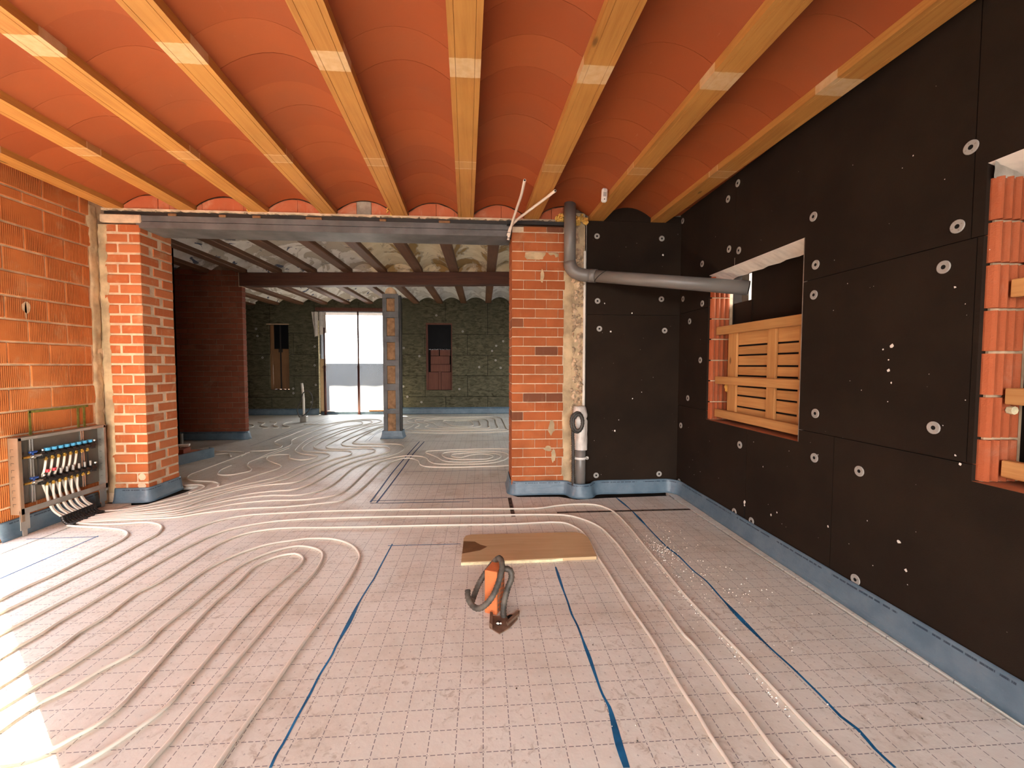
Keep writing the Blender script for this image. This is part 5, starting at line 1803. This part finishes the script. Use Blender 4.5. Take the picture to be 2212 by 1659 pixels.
# plastered lunettes on top of the girder
for i in range(len(OB) - 1):
    xl, xr = OB[i] + 0.086, OB[i + 1] - 0.086
    if xl < -4.6 or xl > 0.9:
        continue
    z0, n = gz((xl + xr) / 2) + 0.055, 8
    zb = gz((xl + xr) / 2) + 0.008
    poly = [(xl, zb), (xr, zb)] + [(xr + (xl - xr) * k / n, z0 + 0.108 * (1 - (1 - 2 * k / n) ** 2)) for k in range(n + 1)]
    m = MB()
    m.prism(poly, 8.02, 8.10, axis=1)
    wparent(m.build('lunette', 'peeling_plaster'), c2)
gd = MB()
vs = []
for x in (-4.42, 1.2):
    zt = gz(x) + 0.0
    for (y, z) in ((8.0, zt - 0.235), (8.19, zt - 0.235), (8.19, zt), (8.0, zt)):
        vs.append((x, y, z))
gd.add(vs, [(3, 2, 1, 0), (4, 5, 6, 7), (0, 1, 5, 4), (1, 2, 6, 5), (2, 3, 7, 6), (3, 0, 4, 7)])
tag(gd.build('timber_girder', 'girder_wood'), 'dark brown timber girder crossing the back room over the steel column', 'girder')

# steel column with batten plates and brick infill
cl = tag(empty('steel_column', (-1.715, 8.1, 0)), 'grey steel lattice column with brick infill in the back room', 'column')
for (x0, x1) in ((-1.867, -1.793), (-1.640, -1.568)):
    m = MB()
    m.box(x0, x1, 8.0, 8.02, 0.0, 2.70)
    m.box(x0, x0 + 0.012, 8.02, 8.19, 0.0, 2.70)
    m.box(x1 - 0.012, x1, 8.02, 8.19, 0.0, 2.70)
    wparent(m.build('channel', 'steel_paint'), cl)
for (z0, z1) in ((0.47, 0.558), (0.912, 1.035), (1.378, 1.483), (1.819, 1.932), (2.276, 2.389), (2.64, 2.72), (0.02, 0.12)):
    m = MB()
    m.cbox(-1.862, -1.572, 7.988, 8.0, z0, z1, 0.003)
    wparent(m.build('batten_plate', 'steel_paint'), cl)
for (z0, z1) in ((0.12, 0.47), (0.56, 0.91), (1.037, 1.376), (1.485, 1.817), (1.934, 2.274), (2.391, 2.64)):
    m = MB()
    m.cbox(-1.792, -1.641, 8.012, 8.17, z0 + 0.003, z1 - 0.003, 0.004)
    wparent(m.build('infill_brick', 'column_brick'), cl)
m = MB()
m.box(-1.56, -1.54, 8.03, 8.17, 0.1, 2.70)
wparent(m.build('side_plate', 'steel_dark'), cl)
m = MB()
n = 14
m.prism([(-1.715 + 0.10 * math.cos(math.pi * k / n), 2.72 + 0.12 * math.sin(math.pi * k / n)) for k in range(n + 1)], 7.99, 8.15, axis=1)
wparent(m.build('cap_block', 'mortar'), cl)
st = MB()
for (k, (o_, z)) in enumerate(((0.022, 0.145), (0.030, 0.08), (0.042, 0.03), (0.055, 0.002))):
    for (x, y) in ((-1.867 - o_, 7.99 - o_), (-1.545 + o_, 7.99 - o_), (-1.545 + o_, 8.19 + o_), (-1.867 - o_, 8.19 + o_)):
        st.v.append((x, y, z))
for k in range(3):
    for s_ in range(4):
        a, c = 4 * k + s_, 4 * k + (s_ + 1) % 4
        st.f.append((a, c, c + 4, a + 4))
        st.mi.append(0)
o = st.build('edge_strip', 'blue_strip')
o.data.uv_layers.new(name='UVMap')
tag(o, 'blue edge strip wrapped round the foot of the steel column', 'edge strip', 'blue perimeter edge strips')

# brick pier / cross wall on the left of the back room
wp = struct(empty('wall_pier', (-5.2, 8.06, 0)), 'dark brick cross wall on the left of the back room')
m = MB()
m.box(-7.1, -4.415, 8.07, 8.17, 0, 3.2)
wparent(m.build('mortar_core', 'mortar_dark'), wp)
CO2 = 0.0975
for r in range(32):
    z0, z1 = 0.01 + r * CO2, 0.01 + (r + 1) * CO2 - 0.011
    if z1 > 3.14:
        break
    off = [0.0, 0.125][r % 2]
    x = -4.408
    xs = [x, x - (0.115 if r % 2 else 0.235)]
    while xs[-1] > -5.95:
        xs.append(xs[-1] - 0.247)
    for k, (c, a) in enumerate(zip(xs[:-1], xs[1:])):
        y1 = 8.175 if k == 0 else 8.12
        wparent(brick(None, a + 0.010, c, 8.06 + random.uniform(-0.003, 0.003), y1, z0, z1, 'old_brick_clay', c=0.004), wp)
m = MB()
m.box(-4.46, -4.402, 8.05, 8.18, 2.82, 3.10)
wparent(m.build('mortar_joint', 'mortar'), wp)
# other bounding walls of the back room
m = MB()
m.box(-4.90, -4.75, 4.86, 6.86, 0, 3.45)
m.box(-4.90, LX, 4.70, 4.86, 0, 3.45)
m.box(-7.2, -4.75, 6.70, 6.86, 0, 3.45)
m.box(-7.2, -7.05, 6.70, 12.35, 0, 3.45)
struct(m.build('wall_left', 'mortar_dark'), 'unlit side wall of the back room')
m = MB()
for q in rects_minus(4.85, 12.35, 0, 3.45, [(9.1, 10.7, 0.9, 2.3)]):  # unseen window hole added to brighten the back room
    m.box(3.2, 3.4, *q)
struct(m.build('wall_right', 'plain_render'), 'right side wall of the back room')

# ------------------------------------------------------------------ back wall with mineral wool slabs
wb = struct(empty('wall_back', (-2.5, BY, 0)), 'back wall lined with greenish mineral wool slabs')
WL = (-5.89, -5.36, 0.69, 2.50)
DO = (-4.53, -2.70, -1.0, 2.89)
WR = (-1.60, -0.862, 0.675, 2.585)
HOL = [WL, DO, WR]
m = MB()
for a, c, e, g2 in rects_minus(-7.1, 3.3, 0, 3.44, HOL):
    m.box(a, c, BY + 0.062, BY + 0.30, e, g2)
wparent(m.build('wall_core', 'black_void'), wb)
zr = [0.0, 0.49, 1.09, 1.68, 2.27, 3.16]
for r in range(5):
    v0 = -7.05 + (0.62 if r % 2 else 0.0)
    vs_ = [-7.08] + [v0 + 1.2 * k for k in range(0, 9) if -7.0 < v0 + 1.2 * k < 3.1] + [3.18]
    for a, c in zip(vs_[:-1], vs_[1:]):
        q = rects_minus(a + 0.006, c - 0.006, zr[r] + 0.006, zr[r + 1] - 0.006, HOL)
        if not q:
            continue
        m = MB()
        dy = random.uniform(-0.006, 0.006)
        for t in q:
            m.box(t[0], t[1], BY + dy, BY + 0.06, t[2], t[3])
        wparent(m.build('wool_slab', 'mineral_wool'), wb)
# slabs cut to the arches under the ceiling
for i in range(len(OB) - 1):
    xl, xr = OB[i] + 0.087, OB[i + 1] - 0.087
    if xr < -6.9 or xl > 1.2:
        continue
    zb = 3.155
    n = 8
    z0 = gz((xl + xr) / 2) + 0.055
    poly = [(xl, zb), (xr, zb)] + [(xr + (xl - xr) * k / n, max(zb + 0.001, z0 + 0.105 * (1 - (1 - 2 * k / n) ** 2))) for k in range(n + 1)]
    m = MB()
    m.prism(poly, BY - 0.01, BY + 0.05, axis=1)
    wparent(m.build('wool_slab', 'mineral_wool'), wb)
for _ in range(48):
    x, z = random.uniform(-6.3, 0.6), random.uniform(0.25, 3.0)
    if any(h[0] - 0.06 < x < h[1] + 0.06 and h[2] - 0.06 < z < h[3] + 0.06 for h in HOL):
        continue
    wparent(link('anchor_disc', DISC, None, (x, BY - 0.0075, z), (0, 0, -math.pi / 2)), wb)
strip('edge_strip', [(-7.0, BY - 0.004), (-5.8, BY - 0.004), (-4.56, BY - 0.004)], 'dark blue edge strip on the back wall below the left boarded window', prof=((0.002, 0.17), (0.02, 0.12), (0.03, 0.06), (0.055, 0.003)), stepn=0.3, wav=0.006)
strip('edge_strip', [(-4.5, BY - 0.02), (-3.6, BY - 0.02), (-2.75, BY - 0.02)], 'low blue edge strip under the door opening with the plastic sheet', prof=((0.002, 0.085), (0.02, 0.06), (0.03, 0.03), (0.055, 0.003)), stepn=0.3, wav=0.006)
strip('edge_strip', [(-2.68, BY - 0.004), (-1.0, BY - 0.004), (1.2, BY - 0.004), (3.1, BY - 0.004)], 'dark blue edge strip on the back wall below the right boarded window', prof=((0.002, 0.19), (0.02, 0.12), (0.03, 0.06), (0.055, 0.003)), stepn=0.3, wav=0.006)
strip('edge_strip', [(-7.0, 8.052), (-5.6, 8.052), (-4.5, 8.052), (-4.402, 8.06), (-4.40, 8.16)], 'dark blue edge strip along the foot of the dark brick cross wall', prof=((0.002, 0.15), (0.02, 0.11), (0.03, 0.05), (0.05, 0.003)), stepn=0.1, wav=0.006)

# window 3: left boarded window
w3 = struct(empty('window_3', (-5.62, BY, 0.69)), 'narrow window with dark panes above and a brown board below')
m = MB()
m.box(WL[0] + 0.10, -5.635, BY + 0.10, BY + 0.115, 1.83, 2.50)
m.box(-5.60, WL[1], BY + 0.10, BY + 0.115, 1.83, 2.50)
wparent(m.build('pane', 'glass_dark'), w3)
m = MB()
m.box(-5.635, -5.60, BY + 0.085, BY + 0.12, 0.72, 2.50)
m.box(-5.67, -5.565, BY + 0.08, BY + 0.12, 1.74, 1.84)
wparent(m.build('mullion', 'steel_dark'), w3)
for (x0, x1) in ((-5.823, -5.637), (-5.600, WL[1])):
    m = MB()
    m.cbox(x0, x1, BY + 0.09, BY + 0.11, 0.715, 1.835, 0.003)
    wparent(m.build('board', 'window_board_wood'), w3)
m = MB()
m.cbox(WL[0], -5.83, BY + 0.06, BY + 0.14, 0.70, 1.70, 0.004)
m.cbox(WL[0], -5.79, BY + 0.08, BY + 0.14, 1.70, 2.50, 0.004)
m.box(-5.85, -5.80, BY + 0.12, BY + 0.14, 0.70, 0.85)
m.box(-5.85, -5.80, BY + 0.12, BY + 0.14, 1.40, 1.75)
wparent(m.build('jamb_board', 'window_board_wood'), w3)
m = MB()
m.box(WL[0], WL[1], BY + 0.09, BY + 0.13, 0.69, 0.706)
for x in (-5.73, -5.61, -5.50):
    m.box(x, x + 0.045, BY + 0.09, BY + 0.13, 0.69, 0.72)
wparent(m.build('sill', 'mortar_dark'), w3)
m = MB()
m.box(WL[0] - 0.05, WL[1] + 0.02, BY - 0.012, BY + 0.10, 2.50, 2.525)
wparent(m.build('lintel', 'mortar'), w3)

# window 4: right boarded window
w4 = struct(empty('window_4', (-1.23, BY, 0.67)), 'narrow window with dark pane above and reddish boards below')
m = MB()
m.box(WR[0] + 0.05, WR[1] - 0.02, BY + 0.10, BY + 0.115, 1.84, WR[3])
wparent(m.build('pane', 'glass_dark'), w4)
for (x0, x1, z0, z1, y0) in ((WR[0], WR[0] + 0.05, WR[2], WR[3], 0.02), (WR[1] - 0.03, WR[1], WR[2], WR[3], 0.02), (WR[0], WR[1], WR[3] - 0.045, WR[3], 0.01)):
    m = MB()
    m.cbox(x0, x1, BY + y0, BY + 0.14, z0, z1, 0.004)
    wparent(m.build('frame', 'red_board_wood'), w4)
for (x0, x1, z0, z1, y0) in ((WR[0] + 0.12, -1.25, 1.66, 1.83, 0.09), (-1.22, WR[1] - 0.06, 1.66, 1.83, 0.09), (WR[0] + 0.12, WR[1] - 0.08, 1.42, 1.65, 0.09), (WR[0] + 0.12, WR[1] - 0.06, 1.20, 1.41, 0.095), (WR[0] + 0.05, -1.26, 0.68, 1.19, 0.10), (-1.18, WR[1] - 0.04, 0.68, 1.19, 0.10), (-1.255, -1.185, 0.68, 1.22, 0.08)):
    m = MB()
    m.cbox(x0, x1, BY + y0, BY + y0 + 0.02, z0, z1, 0.003)
    wparent(m.build('board', 'red_board_wood'), w4)
m = MB()
m.box(WR[0], WR[1], BY + 0.12, BY + 0.13, WR[2], 1.84)
wparent(m.build('backing', 'black_void'), w4)

# door opening closed with a plastic sheet
d1 = struct(empty('door_1', (-3.6, BY, 0)), 'doorway closed off by translucent plastic sheeting')
m = MB()
nx, nz = 46, 30
for i in range(nx + 1):
    for j in range(nz + 1):
        x = -4.53 + 1.83 * i / nx
        z = 0.06 + 2.83 * j / nz
        w = 0.012 * math.sin(x * 9 + z * 1.3) + 0.02 * mnoise.noise(Vector((x * 3, z * 1.2, 0)))
        m.v.append((x, BY + 0.14 + w, z))
for i in range(nx):
    for j in range(nz):
        a = i * (nz + 1) + j
        m.f.append((a, a + nz + 1, a + nz + 2, a + 1))
        m.mi.append(0)
o = m.build('plastic_sheet', 'plastic_sheet', smooth=True)
wparent(o, d1)
m = MB()
for i in range(15):
    for j in range(19):
        t, s_ = i / 14, j / 18
        x = -4.72 + 0.40 * t
        z = 2.86 - 0.58 * s_ - 0.12 * (1 - t) * s_
        m.v.append((x + 0.06 * s_ * (1 - t), BY - 0.03 + 0.035 * math.sin(t * 17 + s_ * 2), z))
for i in range(14):
    for j in range(18):
        a = i * 19 + j
        m.f.append((a, a + 1, a + 20, a + 19))
        m.mi.append(0)
wparent(m.build('sheet_fold', 'bag_plastic', smooth=True), d1)
m = MB()
m.cbox(-4.62, -2.66, BY - 0.02, BY + 0.12, 2.89, 2.985, 0.006)
wparent(m.build('lintel', 'red_board_wood'), d1)
m = MB()
m.cbox(-4.53, -4.40, BY + 0.02, BY + 0.10, 0.09, 1.56, 0.004)
wparent(m.build('jamb_board', 'board_wood'), d1)
m = MB()
m.box(-4.56, -4.53, BY - 0.015, BY + 0.11, 0.05, 2.62)
wparent(m.build('insulation_edge', 'foam_pale'), d1)
m = MB()
m.cbox(-4.53, -2.70, BY + 0.0, BY + 0.22, 0.035, 0.085, 0.006)
m.cbox(-3.20, -2.72, BY - 0.03, BY + 0.06, 0.085, 0.125, 0.006)
wparent(m.build('threshold', 'window_board_wood'), d1)

for (lab, x, y, zt) in (('dark metal prop at the left side of the plastic covered doorway', -4.36, 11.90, 2.42), ('dark metal prop in the middle of the plastic covered doorway', -3.455, 11.93, 2.88)):
    p = tag(empty('metal_prop', (x, y, 0.0)), lab, 'prop', 'metal props in the doorway')
    m = MB()
    m.tube([(0, 0, 0.0), (0, 0, 1.36)], 0.034, 10)
    m.build('outer_tube', 'prop_metal', p, smooth=True)
    m = MB()
    m.tube([(0, 0, 1.36), (0, 0, zt)], 0.024, 10)
    m.build('inner_tube', 'prop_metal', p, smooth=True)
    m = MB()
    m.tube([(0.075 * math.cos(2 * math.pi * k / 16), 0.03 * math.sin(2 * math.pi * k / 16), 1.33 + 0.03 * math.sin(2 * math.pi * k / 16)) for k in range(17)], 0.004, 5)
    m.cyl((0, 0, 1.28), (0, 0, 1), 0.032, 0.1, 10)
    m.build('collar', 'prop_metal', p)
    m = MB()
    m.cbox(-0.06, 0.06, -0.06, 0.06, 0, 0.006, 0.001)
    m.build('base_plate', 'prop_metal', p)

# riser tube with looped cable standing on the floor
rt = tag(empty('riser_conduit', (-4.33, 10.42, 0)), 'upright white riser tube in a grey box near the back wall', 'conduit')
m = MB()
m.ring_tube([(0.0, 0, 0.05), (0.0, 0, 0.55), (-0.035, 0, 0.95)], 0.026, 0.02, 12, 0, 1)
m.build('tube', ['pipe_white', 'black_void'], rt, smooth=True)
m = MB()
m.cbox(-0.075, 0.075, -0.06, 0.06, 0, 0.15, 0.01)
m.cyl((0, 0.0, 0.15), (0, 0, 1), 0.04, 0.02, 12)
m.build('floor_socket', 'galvanised', rt)
m = MB()
m.tube(smooth_path([(-4.42, 10.38, 0.12), (-4.46, 10.36, 0.3), (-4.36, 10.35, 0.55), (-4.30, 10.34, 0.72), (-4.21, 10.34, 0.77), (-4.12, 10.35, 0.68), (-4.10, 10.36, 0.48), (-4.18, 10.36, 0.30), (-4.28, 10.37, 0.20), (-4.35, 10.38, 0.15)], 0.03), 0.012, 8)
tag(m.build('cable_loop', 'hose_black', smooth=True), 'dark cable looped beside the upright white riser tube', 'cable')

# low brick step with bits on it, left of the passage
sp_ = tag(empty('brick_step', (-4.6, 6.2, 0)), 'low brick step with blue strip beyond the left pillar', 'step')
m = MB()
m.prism([(-4.74, 5.2), (-4.42, 5.2), (-4.075, 6.52), (-4.74, 6.6)], 0.0, 0.115)
wparent(m.build('base', 'terracotta_plain'), sp_)
m = MB()
m.prism([(-4.435, 5.15), (-4.405, 5.15), (-4.04, 6.54), (-4.12, 6.56), (-4.12, 6.545), (-4.075, 6.525)], 0.0, 0.14)
wparent(m.build('strip_face', 'blue_strip'), sp_)
for (x, y, a) in ((-4.34, 6.32, 0.2), (-4.40, 6.05, 0.25), (-4.56, 6.3, 0.1)):
    m = MB()
    m.cbox(-0.055, 0.055, -0.11, 0.11, 0.0, 0.06, 0.004)
    wparent(link('brick', m.mesh('brick', 'old_brick_clay'), None, (x, y, 0.117), (0, 0, a)), sp_)
m = MB()
m.cbox(-0.3, 0.3, -0.06, 0.06, 0, 0.03, 0.004)
o = m.build('board', 'white_plaster', loc=(-4.62, 6.35, 0.181))
o.name = 'plank'
o.rotation_euler = (0, 0, 0.45)
tag(o, 'pale plank lying across the bricks of the low step', 'plank')
m = MB()
m.box(-0.035, 0.035, -0.01, 0.0, 0, 0.22)
m.box(-0.035, -0.025, 0.0, 0.03, 0, 0.22)
m.box(0.025, 0.035, 0.0, 0.03, 0, 0.22)
o = m.build('metal_channel', 'galvanised', loc=(-5.12, 7.40, 0.0))
tag(o, 'short upright galvanised channel beside the dark brick cross wall', 'channel')

# added outside the doorway: slab blocks the sun, low wall darkens the view
m = MB()
m.box(-7.3, 1.0, 12.30, 14.1, 3.02, 3.18)
struct(m.build('porch_sun_block', 'plain_render'), 'added slab outside the back doorway that blocks the sun')
m = MB()
m.box(-16, 9, 14.3, 14.5, -0.4, 1.44)
struct(m.build('wall_backdrop', 'backdrop_dark'), 'low dark wall added outside the back doorway to dim its lower half')
